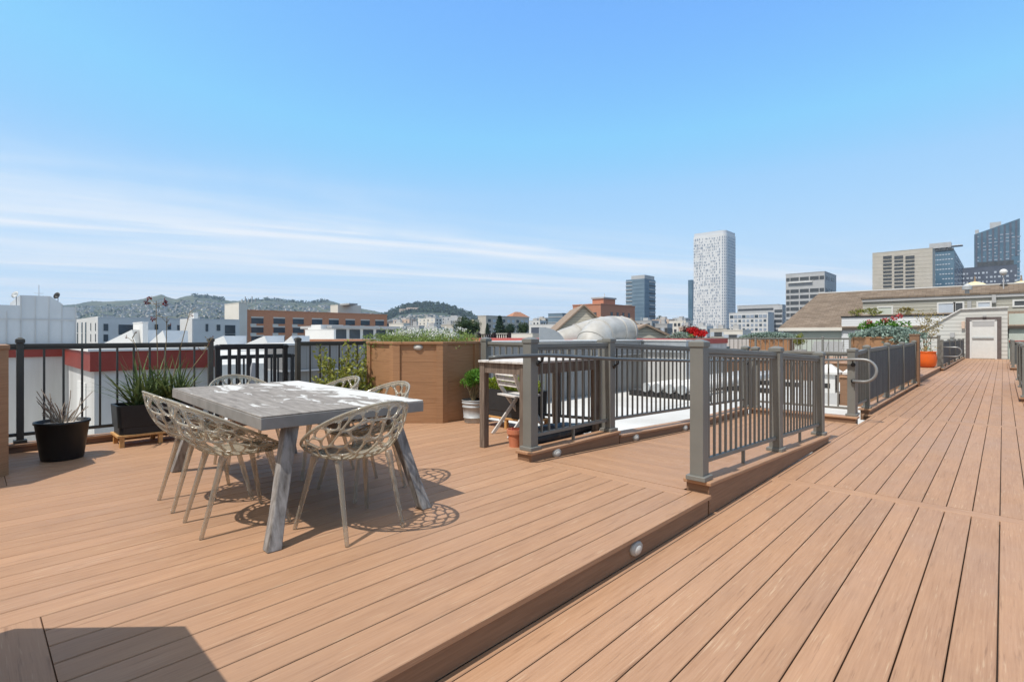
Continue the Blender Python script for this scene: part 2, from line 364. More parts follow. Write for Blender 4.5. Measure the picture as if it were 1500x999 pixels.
M['glass'] = mat('window_glass', (.035,.05,.065), (.06,.08,.10), rough=.12, scale=.4)
M['dkglass'] = mat('dark_window', (.05,.055,.06), (.09,.095,.1), rough=.2, scale=.5)
M['bluglass'] = mat('blue_curtain_wall', (.055,.115,.17), (.12,.20,.27), rough=.15, scale=.05)
M['tealglass'] = mat('teal_curtain_wall', (.115,.175,.235), (.19,.265,.33), rough=.2, scale=.04)
M['palewin'] = mat('pale_window', (.40,.45,.52), (.52,.57,.63), rough=.25, scale=.3)
M['greywin'] = mat('grey_blue_window', (.20,.25,.33), (.36,.41,.48), rough=.25, scale=.3)
M['towerw'] = mat('white_tower_panels', (.64,.645,.65), (.7,.705,.71), rough=.6, scale=.05)
M['cream'] = mat('cream_concrete', (.46,.425,.365), (.52,.48,.42), rough=.85, scale=.3)
M['creamw'] = mat('cream_white_render', (.66,.62,.55), (.72,.68,.61), rough=.85, scale=.3)
M['greyr'] = mat('grey_render', (.36,.36,.36), (.42,.42,.42), rough=.85, scale=.3)
M['lgrey'] = mat('light_grey_concrete', (.42,.425,.43), (.48,.485,.49), rough=.85, scale=.3)
M['whiter'] = mat('white_render', (.6,.6,.59), (.67,.67,.66), rough=.85, scale=.3)
M['darkblock'] = mat('dark_slate_cladding', (.075,.09,.125), (.105,.12,.155), rough=.5, scale=.2)
M['palecon'] = mat('pale_frame', (.6,.62,.65), rough=.6)
M['pinkc'] = mat('tan_stone', (.55,.42,.33), (.6,.47,.38), rough=.85, scale=.1)
M['orroof'] = mat('orange_tile_roof', (.33,.15,.085), (.4,.2,.12), rough=.9, scale=1)
M['tanroof'] = mat('tan_gable_roof', (.24,.175,.125), (.31,.235,.175), rough=.9, scale=3)
M['asphalt'] = mat('asphalt', (.045,.045,.047), (.065,.065,.067), rough=.95, scale=.2)
M['bluebox'] = mat('blue_plastic', (.08,.17,.22), (.1,.2,.26), rough=.5)
M['fabric'] = mat('grey_outdoor_fabric', (.2,.2,.2), (.26,.26,.26), rough=.9, scale=20)
M['tarp'] = mat('black_tarpaulin', (.012,.012,.015), (.03,.03,.034), rough=.35, scale=7, bump=.9, bscale=9)
M['hood'] = mat('grey_cover', (.2,.21,.23), (.26,.27,.29), rough=.7, scale=2)
def hill_mat(name, c1, c2, c3, sc_=.01):
    t = NT(name)
    tc = t.n('ShaderNodeTexCoord')
    nz = t.n('ShaderNodeTexNoise'); nz.inputs['Scale'].default_value = sc_; nz.inputs['Detail'].default_value = 8; t.l(tc.outputs['Object'], nz.inputs['Vector'])
    cr = t.n('ShaderNodeValToRGB'); e = cr.color_ramp.elements; e[0].position = .36; e[0].color = rgb(c1); e[1].position = .62; e[1].color = rgb(c2)
    q = cr.color_ramp.elements.new(.5); q.color = rgb(c3)
    t.l(nz.outputs['Fac'], cr.inputs[0]); t.l(cr.outputs[0], t.b.inputs['Base Color']); t.b.inputs['Roughness'].default_value = 1
    return t.m
M['hill'] = hill_mat('grassy_hill', (.03,.042,.028), (.085,.09,.045), (.05,.065,.033))
M['woodhill'] = hill_mat('wooded_hill', (.02,.035,.02), (.05,.065,.035), (.03,.05,.028), .03)

# ------------------------------------------------------------------ decks
WALK = -.147
def board(mb, x0, x1, y0, y1, z, axis='Y', th=.026, ch=.003):
    """a board with eased top edges; z is its top"""
    mb.cur = rng.random()
    if axis == 'Y':
        vs = [(x0,z-th),(x0,z-ch),(x0+ch,z),(x1-ch,z),(x1,z-ch),(x1,z-th)]
        P = [(x,y0,zz) for x,zz in vs]+[(x,y1,zz) for x,zz in vs]
    else:
        vs = [(y0,z-th),(y0,z-ch),(y0+ch,z),(y1-ch,z),(y1,z-ch),(y1,z-th)]
        P = [(x0,y,zz) for y,zz in vs]+[(x1,y,zz) for y,zz in vs]
    n = 6
    fs = [(i,i+1,n+i+1,n+i) for i in range(n-1)]+[(5,0,n,n+5),tuple(range(n)),tuple(reversed(range(n,2*n)))]
    if axis == 'Y': fs = [tuple(reversed(f)) for f in fs]
    mb.add(P, fs)
P_, GAP = .1463, .0055
def run(mb, x0, x1, y0, y1, z, start=None):
    """boards along Y filling x0..x1 (x1 is where a full board starts)"""
    x = x1
    while x > x0+.02:
        a = max(x-P_+GAP, x0)
        board(mb, a, x, y0, y1, z); x -= P_
EDGE = -1.50
L, Lx = MB(), MB()
# edge (nosing) board, then field boards
board(L, EDGE-.14, EDGE, -2.5, 3.63, 0)
xl = None; xr_ = None
x = EDGE-.14-GAP
while x > -6.9:
    xa = max(x-P_+.0066, -6.93)
    y0 = .2+.003 if (xa > -2.93 or x < -5.35) else -2.5
    y1 = 3.49 if xa > -3.15 else 4.86
    board(L, xa, x, y0, y1, 0)
    if y0 > 0: board(L, xa, x, -2.5, .06-GAP, 0)
    if xa > -2.93: xl = xa
    if x < -5.35 and xr_ is None: xr_ = x
    x -= P_
board(Lx, xl, EDGE-.14-GAP, .06, .2, 0, 'X')
board(Lx, -6.93, xr_, .06, .2, 0, 'X')
board(Lx, -3.07, EDGE-.14-GAP, 3.49+GAP, 3.63, 0, 'X')
deck = struct(L.build('deck', M['deck'])); struct(Lx.build('deck_border', M['deckx']))
# walkway
L, Lx = MB(), MB()
seams = [4.98+5.1*i for i in range(-2,8)]
xr = .31
x_first = -.331*.9417   # a board joint measured on the walkway
j0 = x_first+P_*4
x = j0+P_*5
edges = []
while x > EDGE-.3: edges.append(x); x -= P_
for i in range(len(seams)):
    y0 = seams[i]+.07+GAP/2
    y1 = seams[i+1]-.07-GAP/2 if i+1 < len(seams) else 39.05
    y1 = min(y1, 39.05)
    if y0 >= 39: break
    for e in edges:
        a = e-P_+GAP
        lim = -1.52 if y1 < 9 else -1.66
        if i >= 2 and y0 < 9.5: lim = -1.52
        if e < lim+.03: continue
        a = max(a, lim)
        board(L, a, e, y0, y1, WALK)
    if seams[i] < 39: board(Lx, -1.52 if seams[i] < 7 else -1.66, edges[0], seams[i]-.07, seams[i]+.07, WALK, 'X')
# landing boards beside the walkway
x = -1.52-GAP
while x > -3.0: board(L, max(x-P_+GAP,-3.04), x, 7.12, 8.9, WALK); x -= P_
struct(L.build('walkway', M['deck'])); struct(Lx.build('walkway_border', M['deckx']))
# ramp: cross boards on a slope
Lx = MB(); y = 3.64
def rz(y): return 0 if y < 3.63 else max(WALK, -(y-3.63)*(-WALK)/(7.12-3.63))
while y < 7.1:
    y2 = min(y+P_, 7.115)
    Lx.cur = rng.random()
    x0, x1, th = -3.05, -1.71, .026
    za, zb = rz(y), rz(y2-.002)
    Lx.add([(x0,y,za-th),(x1,y,za-th),(x1,y2-.002,zb-th),(x0,y2-.002,zb-th),(x0,y,za),(x1,y,za),(x1,y2-.002,zb),(x0,y2-.002,zb)],
           [(3,2,1,0),(4,5,6,7),(0,1,5,4),(1,2,6,5),(2,3,7,6),(3,0,4,7)])
    y = y2
struct(Lx.build('ramp', M['deckx']))
# dark framing below the boards
L = MB(); L.box(-6.93, EDGE-.03, -2.5, 3.6, -.12, -.034); L.box(-6.93, -3.09, 3.6, 4.84, -.12, -.034)
struct(L.build('deck_framing', M['void']))
L = MB(); L.box(-1.5, edges[0], -5, 39, WALK-.12, WALK-.034); L.box(-3.04, -1.5, 7.0, 8.9, WALK-.12, WALK-.034)
struct(L.build('walkway_framing', M['void']))

# step lights
lp = MB(); n = 20
def oval_light():
    """oval fixture, local: normal +X"""
    hb = MB(); 
    ring = []
    prof = [(1,0),(1,.008),(.9,.016),(.55,.02)]
    vs = []
    for s_, h_ in prof:
        for k in range(n):
            a = 2*math.pi*k/n; vs.append((h_, .062*s_*math.cos(a), .041*s_*math.sin(a)))
    fs = [(i*n+k, i*n+(k+1)%n, (i+1)*n+(k+1)%n, (i+1)*n+k) for i in range(3) for k in range(n)]+[tuple(range(3*n,4*n))]
    hb.add(vs, fs); return hb
lens_mb = MB()
vs = []
for s_, h_ in ((.62,.019),(.5,.024),(0.01,.026)):
    for k in range(n):
        a = 2*math.pi*k/n; vs.append((h_, .062*s_*math.cos(a), .041*s_*math.sin(a)-.004))
lens_mb.add(vs, [(i*n+k, i*n+(k+1)%n, (i+1)*n+(k+1)%n, (i+1)*n+k) for i in range(2) for k in range(n)])
_light = None
def step_light(parent, loc, rz_=0):
    global _light
    if _light is None:
        h = oval_light().build('step_light', M['lamp'], parent, smooth=True)
        le = lens_mb.build('lens', M['lens'], h, smooth=True)
        _light = h
    else:
        h = _light.copy(); COL.objects.link(h); h.parent = parent
        le = share(_light.children[0], h)
    h.location = loc; h.rotation_euler = (0,0,rz_)
    return h
# riser of the upper deck
r = empty('deck_riser', (-1.52,1,WALK), 'brown riser board under the edge of the raised deck, with two oval step lights', 'riser')
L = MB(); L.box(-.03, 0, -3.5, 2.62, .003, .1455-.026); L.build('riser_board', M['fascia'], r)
step_light(r, (0, 1.62, .068)); 
step_light(r, (0, -.08, .068))
# position of first light from the photo: bearing 930 px
r.children
# kerb under the ramp's walkway-side rail
def kerb(name, label, pts, w, x_in, x_out, face_bottom, cat='kerb', cap=.028, over=.015):
    pass
def cap_z(y): return .092-(max(y,3.5)-3.55)*.0425
t = empty('ramp_kerb', (-1.6,3.5,WALK), 'brown kerb sloping down beside the ramp along the walkway, capped under three posts', 'kerb')
L = MB()
ya, yb = 3.645, 7.13
def slab(mb, x0, x1, y0, y1, z0a, z0b, z1a, z1b, o=(0,0,0)):
    vs = [(x0,y0,z0a),(x1,y0,z0a),(x1,y1,z0b),(x0,y1,z0b),(x0,y0,z1a),(x1,y0,z1a),(x1,y1,z1b),(x0,y1,z1b)]
    mb.add([(a-o[0],b-o[1],c-o[2]) for a,b,c in vs], [(3,2,1,0),(4,5,6,7),(0,1,5,4),(1,2,6,5),(2,3,7,6),(3,0,4,7)])
o = (-1.6,3.5,WALK)
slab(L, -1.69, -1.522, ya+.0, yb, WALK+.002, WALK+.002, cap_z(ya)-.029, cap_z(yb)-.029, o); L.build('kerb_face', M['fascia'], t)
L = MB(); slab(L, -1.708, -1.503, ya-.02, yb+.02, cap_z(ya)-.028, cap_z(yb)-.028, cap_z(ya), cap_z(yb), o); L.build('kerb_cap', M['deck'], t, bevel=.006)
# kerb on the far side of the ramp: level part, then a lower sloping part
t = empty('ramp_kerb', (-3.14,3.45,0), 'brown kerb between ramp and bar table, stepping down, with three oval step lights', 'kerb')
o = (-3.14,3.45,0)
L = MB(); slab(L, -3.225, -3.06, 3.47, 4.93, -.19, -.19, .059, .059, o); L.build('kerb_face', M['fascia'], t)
L = MB(); slab(L, -3.24, -3.045, 3.45, 4.945, .06, .06, .088, .088, o); L.build('kerb_cap', M['deck'], t, bevel=.006)
def c2z(y): return .04-(y-4.95)*.0425
L = MB(); slab(L, -3.225, -3.06, 4.945, 8.9, -.3, -.3, c2z(4.95)-.029, c2z(8.9)-.029 if c2z(8.9) > -.07 else -.089, o); L.build('kerb_face', M['fascia'], t)
L = MB(); slab(L, -3.24, -3.045, 4.95, 7.25, c2z(4.95)-.028, c2z(7.25)-.028, c2z(4.95), c2z(7.25), o); slab(L, -3.24, -3.045, 7.25, 9.1, c2z(7.25)-.028, c2z(7.25)-.028, c2z(7.25), c2z(7.25), o); L.build('kerb_cap', M['deck'], t, bevel=.006)
for px, z in ((815,.0),(931,-.045),(1003,-.12)):
    y = y_on(px, -3.06); step_light(t, (.08, y-3.45, .5*(rz(y)+(.06 if y < 4.93 else c2z(y)-.028))))
# cross kerb
t = empty('landing_kerb', (-2.35,9.0,WALK), 'brown kerb across the end of the ramp landing', 'kerb')
L = MB(); L.box(-.7, .79, -.08, .08, -.2, .058); L.build('kerb_face', M['fascia'], t)
L = MB(); L.box(-.7, .81, -.1, .1, .06, .088); L.build('kerb_cap', M['deckx'], t, bevel=.006)

# ------------------------------------------------------------------ railings
POST = {}
def post_mb(w, h, cap=True, plate=True):
    mb = MB()
    mb.box(-w/2, w/2, -w/2, w/2, 0, h-.03)
    if plate: mb.box(-w/2-.022, w/2+.022, -w/2-.022, w/2+.022, 0.001, .034)
    if cap:
        c = w/2+.008
        mb.box(-c, c, -c, c, h-.055, h-.018)
        mb.prism([(-c,-c),(c,-c),(c,c),(-c,c)], h-.018, h, top=[(-c*.25,-c*.25),(c*.25,-c*.25),(c*.25,c*.25),(-c*.25,c*.25)])
    return mb
def railing(name, label, posts, mat_, w=.1, spacing=.115, bal=.02, railw=.05, railh=.04, top_off=.08, bot=.11, group=None, skip=(), foot=True, plate=True, cat='railing', baluster_mat=None, screens=()):
    """posts: list of (x, y, base z, top z); one thing with its posts, rails and balusters"""
    x0, y0, z0, _ = posts[0]
    root = empty(name, (x0,y0,z0), label, cat, group=group)
    bmesh_cache = {}
    for (x, y, zb, zt) in posts:
        h = round(zt-zb, 3)
        if h not in bmesh_cache:
            o = post_mb(w, h, plate=plate).build('post', mat_, root, bevel=.004); bmesh_cache[h] = o
        else: o = share(bmesh_cache[h], root)
        o.location = (x-x0, y-y0, zb-z0)
    bc = {}
    for i in range(len(posts)-1):
        if i in skip: continue
        a, b = posts[i], posts[i+1]
        A = Vector((a[0]-x0, a[1]-y0, 0)); B = Vector((b[0]-x0, b[1]-y0, 0)); d = (B-A); Ln = d.length; d.normalize()
        za_t, zb_t = a[3]-z0-top_off, b[3]-z0-top_off
        za_b, zb_b = a[2]-z0+bot, b[2]-z0+bot
        s0, s1 = w/2, Ln-w/2
        def pt(s, z): p = A+d*s; return (p.x, p.y, z)
        lerp = lambda u, v, s: u+(v-u)*s/Ln
        mb = MB(); mb.beam(pt(s0, lerp(za_t,zb_t,s0)), pt(s1, lerp(za_t,zb_t,s1)), railw, railh)
        mb.beam(pt(s0, lerp(za_t,zb_t,s0)-railh*.5-.012), pt(s1, lerp(za_t,zb_t,s1)-railh*.5-.012), railw*.6, .024)
        mb.build('top_rail', mat_, root, bevel=.004)
        mb = MB(); mb.beam(pt(s0, lerp(za_b,zb_b,s0)), pt(s1, lerp(za_b,zb_b,s1)), railw*.72, .032); mb.build('bottom_rail', mat_, root, bevel=.003)
        if i in screens:
            mb = MB(); off = Vector((-d.y, d.x, 0))*-.022
            p0, p1 = Vector(pt(s0, 0))+off, Vector(pt(s1, 0))+off
            z_lo0, z_lo1, z_hi0, z_hi1 = lerp(za_b,zb_b,s0)-.01, lerp(za_b,zb_b,s1)-.01, lerp(za_t,zb_t,s0)-.05, lerp(za_t,zb_t,s1)-.05
            o2 = off.normalized()*.004
            N = 24; vs = []
            for q in range(N+1):
                f = q/N; pp = p0.lerp(p1, f)+off.normalized()*(.004*math.sin(f*37)+.003*math.sin(f*91))
                sag = .012*abs(math.sin(f*math.pi*6))
                vs += [(pp.x,pp.y,z_lo0+(z_lo1-z_lo0)*f+sag*.5),(pp.x,pp.y,z_hi0+(z_hi1-z_hi0)*f-sag),(pp.x+o2.x,pp.y+o2.y,z_lo0+(z_lo1-z_lo0)*f+sag*.5),(pp.x+o2.x,pp.y+o2.y,z_hi0+(z_hi1-z_hi0)*f-sag)]
            fs = []
            for q in range(N):
                a4 = q*4; b4 = a4+4
                fs += [(a4,b4,b4+1,a4+1),(a4+2,a4+3,b4+3,b4+2),(a4+1,b4+1,b4+3,a4+3),(a4,a4+2,b4+2,b4)]
            mb.add(vs, fs); mb.build('privacy_screen', M['screen'], root)
        nbal = max(1, int(round((Ln-w)/spacing))-1)
        for k in range(nbal):
            s = w/2+(Ln-w)*(k+1)/(nbal+1)
            zb_ = lerp(za_b,zb_b,s)+.014; zt_ = lerp(za_t,zb_t,s)-railh*.5
            h = round(zt_-zb_, 2)
            if h not in bc:
                m_ = MB(); m_.box(-bal/2, bal/2, -bal/2, bal/2, 0, h+.004)
                ang = math.atan2(d.y, d.x)
                o = m_.build('baluster', baluster_mat or mat_, root); o.rotation_euler = (0,0,ang); bc[h] = o
            else: o = share(bc[h], root)
            o.location = pt(s, zb_)
        if foot and Ln > 1.2:
            s = Ln/2; zz = lerp(za_b,zb_b,s)-.014; zg = lerp(a[2]-z0,b[2]-z0,s)
            m_ = MB(); m_.box(-.012,.012,-.012,.012, zg, zz, Matrix.Translation(A+d*s)); m_.build('foot_block', mat_, root)
    return root
XR = -1.605
railing('ramp_railing', 'taupe metal railing of three posts sloping down between ramp and walkway', [(XR,3.67,cap_z(3.67),1.105),(XR,5.43,cap_z(5.43),1.03),(XR,7.05,cap_z(7.05),.945)], M['metal'], bot=.125, spacing=.112, bal=.017)
XL = -3.14
railing('ramp_railing', 'taupe metal railing on the far side of the ramp beside the bar table', [(XL,3.55,.088,1.118),(XL,4.85,.088,1.115),(XL,9.0,c2z(7.25),.965)], M['metal'], bot=.125, spacing=.112, bal=.017)
railing('landing_railing', 'short taupe railing across the end of the ramp landing', [(-2.98,9.0,-.06,.955),(-1.63,9.05,-.06,.95)], M['metal'], spacing=.125, bal=.02, foot=False)
# handrail: starts in front of the first post, follows the ramp, turns along the landing, ends in a loop
t = empty('handrail', (-3.03,3.1,.0), 'slim dark round handrail along the ramp, ending in a pale loop', 'handrail')
def rel(P, o): return [(p[0]-o[0],p[1]-o[1],p[2]-o[2]) for p in P]
o = (-3.03,3.1,0)
P = [(-3.1,2.98,.945),(-3.045,3.02,.953),(-3.03,3.08,.955),(-3.03,3.65,.953),(-3.03,4.8,.88),(-3.03,6.66,.795),(-3.03,8.6,.735),(-3.02,8.85,.735),(-2.97,8.92,.735),(-2.85,8.94,.735),(-1.95,8.94,.765)]
L = MB(); L.tube(rel(P, o), .019, 10); L.build('grip', M['pipe'], t, smooth=True)
P = [(-1.96,8.94,.765),(-1.55,8.94,.785)]
zc, rr = .625, .16
for k in range(0, 13): a = math.pi/2-math.pi*k/12; P.append((-1.47+rr*math.cos(a)*1.0, 8.94, zc+rr*math.sin(a)))
P += [(-1.60,8.95,.465)]
L = MB(); L.tube(rel(P, o), .0205, 10); L.build('return_loop', M['palepipe'], t, smooth=True)
for (x,y,z) in ((-3.03,3.6,.955),(-3.03,4.87,.876),(-3.03,8.9,.735)):
    L = MB(); L.tube(rel([(x,y,z-.01),(x-.005,y,z-.05),(x-.06,y,z-.075)], o), .009, 8); L.tube(rel([(x-.05,y,z-.075),(x-.066,y,z-.075)], o), .028, 12); L.build('bracket', M['black'], t, smooth=True)
L = MB(); L.tube(rel([(-1.6,8.965,.465),(-1.6,9.0,.465)], o), .03, 12); L.build('bracket', M['black'], t, smooth=True)
L = MB(); L.tube(rel([(-1.6,8.965,.705),(-1.6,9.0,.705)], o), .03, 12); L.tube(rel([(-1.6,8.94,.775),(-1.6,8.945,.72),(-1.6,8.99,.705)], o), .009, 8); L.build('bracket', M['black'], t, smooth=True)
# back edge of the deck behind the bar table
railing('deck_railing', 'taupe railing behind the bar table and lettuce planter at the deck edge', [(-5.17,4.92,0.0,1.11),(-3.23,4.89,.088,1.1)], M['metal'], spacing=.118, bal=.02, plate=False)
# kerb + fence on the left
t = empty('fence_kerb', (-6.98,2.5,0), 'dark brown kerb board under the fence at the left deck edge', 'kerb')
L = MB(); L.box(-.05, .045, -5.0, 2.4, -.3, .052); L.build('kerb_face', M['fascia'], t)
L = MB(); L.box(-.075, .06, -5.0, 2.4, .054, .08); L.build('kerb_cap', M['deck'], t, bevel=.004)
FX = -6.98
railing('deck_fence', 'dark metal fence with thin balusters behind the black pot and grass planter', [(FX,-2.6,.08,1.115),(FX,-1.2,.08,1.115),(FX,.35,.08,1.115),(FX,2.03,.08,1.115)], M['dkmetal'], w=.055, spacing=.15, bal=.018, railw=.045, railh=.034, bot=.085, top_off=.08, foot=False)
railing('deck_fence', 'dark metal fence section between the black stair gate and the octagonal planter', [(FX,3.1,.08,1.115),(FX,4.6,.08,1.115)], M['dkmetal'], w=.06, spacing=.15, bal=.018, railw=.045, railh=.034, bot=.085, top_off=.08, foot=False)
railing('stair_gate', 'black gate of thick bars in the gap of the left fence', [(-7.2,2.17,-.3,1.02),(-7.2,3.02,-.3,1.02)], M['black'], w=.055, spacing=.12, bal=.034, railw=.05, railh=.045, bot=.3, top_off=.02, foot=False, plate=False, cat='gate')
railing('stair_railing', 'lower black stair railing seen through the black gate', [(-9.0,2.75,-.8,.82),(-9.0,3.9,-.8,.82)], M['black'], w=.05, spacing=.11, bal=.024, railw=.045, railh=.04, bot=.2, top_off=.02, foot=False, plate=False)
t = empty('stair_hood', (-8.3,3.0,-.8), 'grey peaked cover beyond the black stair gate', 'hood')
L = MB(); L.prism([(-.45,-.6),(.45,-.6),(.45,.6),(-.45,.6)], 0, 1.0, top=[(-.12,-.12),(.12,-.12),(.12,.12),(-.12,.12)]); L.prism([(-.12,-.12),(.12,-.12),(.12,.12),(-.12,.12)], 1.0, 1.52, top=[(-.02,-.02),(.02,-.02),(.02,.02),(-.02,.02)]); L.build('cover', M['hood'], t)
L = MB(); L.beam((.5,-.62,.05),(.5,.1,1.25),.05,.05); L.build('edge_bar', M['black'], t)

# right-hand screens along the walkway
XS = -1.63
railing('walkway_railing', 'open taupe railing bay plus grey mesh screened bays along the left of the walkway', [(XS,9.2,-.06,.95),(XS,10.2,-.06,.98),(XS,12.25,-.06,1.0),(XS,14.3,-.06,1.0),(XS,16.45,-.06,1.02)], M['metal'], spacing=.13, bal=.02, w=.085, bot=.14, screens=(1,2,3))
t = empty('walkway_kerb', (-1.6,10.1,WALK), 'brown kerb under the grey mesh screen along the walkway', 'kerb')
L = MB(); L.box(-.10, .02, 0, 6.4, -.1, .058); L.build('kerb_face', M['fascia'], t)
L = MB(); L.box(-.13, .05, -.03, 6.4, .06, .088); L.build('kerb_cap', M['deck'], t, bevel=.005)
t = empty('end_post', (-1.63,16.62,WALK), 'broad brown timber post at the end of the grey mesh screen', 'post')
L = MB(); L.box(-.1, .1, -.1, .1, 0, 1.29); L.build('shaft', M['fascia'], t, bevel=.006)
L = MB(); L.box(-.115, .115, -.115, .115, 1.292, 1.32); L.build('cap', M['fascia'], t, bevel=.004)
railing('walkway_railing', 'far grey screened railing between the orange pot and the white door', [(XS,24.6,-.06,1.0),(XS,28,-.06,1.0),(XS,31.5,-.06,1.0),(XS,35,-.06,1.0),(XS,38.6,-.06,1.0)], M['metal'], spacing=.3, bal=.02, w=.09, bot=.14, screens=(0,1,2,3))
t = empty('walkway_kerb', (-1.6,24.45,WALK), 'brown kerb under the far screened railing near the white door', 'kerb')
L = MB(); L.box(-.10, .02, 0, 14.4, -.1, .058); L.build('kerb_face', M['fascia'], t)
L = MB(); L.box(-.13, .05, -.03, 14.4, .06, .088); L.build('kerb_cap', M['deck'], t, bevel=.005)
t = empty('handrail_loop', (-1.55,24.6,0), 'small pale handrail loop on the far screened railing', 'handrail')
L = MB(); P = [(-.03,-.2,.85),(-.02,.3,.85),(.16,.5,.85)]
P = [(-.06,.0,.72),(.3,0,.72)]+[(.3+.17*math.sin(a),0,.55+.17*math.cos(a)) for a in [math.pi*k/10 for k in range(11)]]+[(-.06,0,.38)]
L.tube(P, .022, 8); L.build('loop', M['palepipe'], t, smooth=True)
for lab, Y0, Y1, x in (('screened railing at the right edge of the walkway, nearer of two', 14.1, 19.5, .31), ('screened railing at the right edge of the walkway nearest the white door', 26.9, 33, .27)):
    railing('walkway_railing', 'dark grey '+lab, [(2.6,Y0,-.06,.98),(x,Y0,-.06,.98),(x,Y0+2.7,-.06,.98),(x,Y1,-.06,.98)], M['metal'], spacing=.3, bal=.02, w=.085, bot=.14, screens=(0,1,2))
    t = empty('walkway_kerb', (x,Y0,WALK), 'brown kerb under the '+lab.replace(', nearer of two',' that stands nearer'), 'kerb')
    L = MB(); L.box(-.06, 2.3, -.06, .06, .0, .058); L.box(-.06, .06, .06, Y1-Y0, .0, .058); L.build('kerb_face', M['fascia'], t)
    L = MB(); L.box(-.09, 2.3, -.09, .09, .06, .088); L.box(-.09, .09, .09, Y1-Y0+.05, .06, .088); L.build('kerb_cap', M['deck'], t)

# ------------------------------------------------------------------ foliage tools
def rdir():
    while True:
        v = Vector((rng.uniform(-1,1), rng.uniform(-1,1), rng.uniform(-1,1)))
        if .05 < v.length < 1: return v.normalized()
def leaf_quad(mb, p, d, ln, w, bend=.25):
    d = d.normalized(); s = d.cross(rdir())
    if s.length < .05: s = d.cross(Vector((1,0,0)))
    s.normalize(); nrm = s.cross(d)
    p = Vector(p); m = p+d*ln*.5+nrm*ln*.06; q = p+d*ln-nrm*ln*bend*.5
    mb.cur = rng.random()
    mb.add([p, m+s*w/2, q, m-s*w/2], [(0,1,2),(0,2,3)])
def blob_leaves(mb, c, rad, n, ln, w, clumps=10, up=.3, shell=.55):
    """leaves gathered in uneven clumps spread through an ellipsoid"""
    cs = []
    for i in range(clumps):
        v = rdir()*rng.uniform(shell, 1)
        cs.append((Vector((c[0]+v.x*rad[0], c[1]+v.y*rad[1], c[2]+v.z*rad[2])), rng.uniform(.28,.55)))
    for i in range(n):
        cc, s = rng.choice(cs)
        v = rdir()*rng.uniform(.2,1)**.5*s
        p = cc+Vector((v.x*rad[0], v.y*rad[1], v.z*rad[2]))
        d = (v+rdir()*.7+Vector((0,0,up)))
        leaf_quad(mb, p, d, ln*rng.uniform(.6,1.3), w*rng.uniform(.6,1.3))
def blade(mb, p, d, ln, w, droop, seg=6):
    p = Vector(p); d = Vector(d).normalized(); s = d.cross(Vector((0,0,1)))
    if s.length < .05: s = Vector((1,0,0))
    s.normalize(); vs = []; mb.cur = rng.random()
    hor = Vector((d.x,d.y,0)); 
    for i in range(seg+1):
        f = i/seg; q = p+d*ln*f+Vector((0,0,-1))*droop*ln*f*f+hor*.1*ln*f*f
        ww = w*(1-f**2.5)*.5+.0005
        vs += [q-s*ww, q+s*ww]
    mb.add(vs, [(2*i,2*i+1,2*i+3,2*i+2) for i in range(seg)])

# ------------------------------------------------------------------ octagonal planters
A8 = .772; S8 = .32
OCT = [(S8,-A8),(A8,-S8),(A8,S8),(S8,A8),(-S8,A8),(-A8,S8),(-A8,-S8),(-S8,-A8)]
def scaled(p, s): return [(x*s, y*s) for x, y in p]
def oct_planter(loc, label, h=1.055, light=False):
    t = empty('octagonal_planter', loc, label, 'planter', group='octagonal planters on the decks')
    L = MB(); ncourse = 4
    for c in range(ncourse):
        L.cur = rng.random()
        z0 = h*c/ncourse+.0015; z1 = h*(c+1)/ncourse-.0015
        if c == ncourse-1: z1 = h-.035
        L.prism(scaled(OCT,.972), z0, z1)
    L.prism(scaled(OCT,.965), 0, h-.036); L.build('cladding', M['planter'], t)
    L = MB()
    for i, (x, y) in enumerate(OCT):
        L.cur = rng.random()
        a = Vector((x,y,0)); p = Vector(OCT[i-1]+(0,)); q = Vector(OCT[(i+1)%8]+(0,))
        for e in (p, q):
            d = (e-a).normalized(); nrm = Vector((d.y,-d.x,0))
            if nrm.dot(a) < 0: nrm = -nrm
            b = a+d*.085
            inn = -nrm*.024
            L.prism([(v.x,v.y) for v in ((a,b,b+inn,a+inn) if (b-a).cross(inn).z > 0 else (a,a+inn,b+inn,b))], .001, h-.034)
    L.build('corner_board', M['planter'], t)
    L = MB(); o8, i8 = scaled(OCT,1.012), scaled(OCT,.87)
    vs = [(x,y,h-.034) for x,y in o8]+[(x,y,h-.034) for x,y in i8]+[(x,y,h) for x,y in o8]+[(x,y,h) for x,y in i8]
    fs = []
    for i in range(8):
        j = (i+1)%8; fs += [(16+i,16+j,24+j,24+i),(i,j,16+j,16+i),(j,i,8+i,8+j),(8+j,8+i,24+i,24+j)]
    L.add(vs, fs); L.build('rim', M['planter'], t, bevel=.004)
    L = MB(); L.prism(scaled(OCT,.88), h-.12, h-.02); L.build('soil', M['soil'], t)
    if light:
        c = Vector(((A8+S8)/2, -(A8+S8)/2, h-.072)); step_light(t, c+Vector((-.015,.015,0)), R(-45))
    return t
PC = (-6.02,4.545)
pl = oct_planter((PC[0],PC[1],0), 'tall brown octagonal planter of white flowers at the deck corner behind the table', light=True)
oct_planter((-6.19,-.545,0), 'brown octagonal planter at the far left edge beside the black pot')
oct_planter((-2.01,-.745,0), 'brown octagonal planter beside the camera whose shadow falls on the deck at lower left')
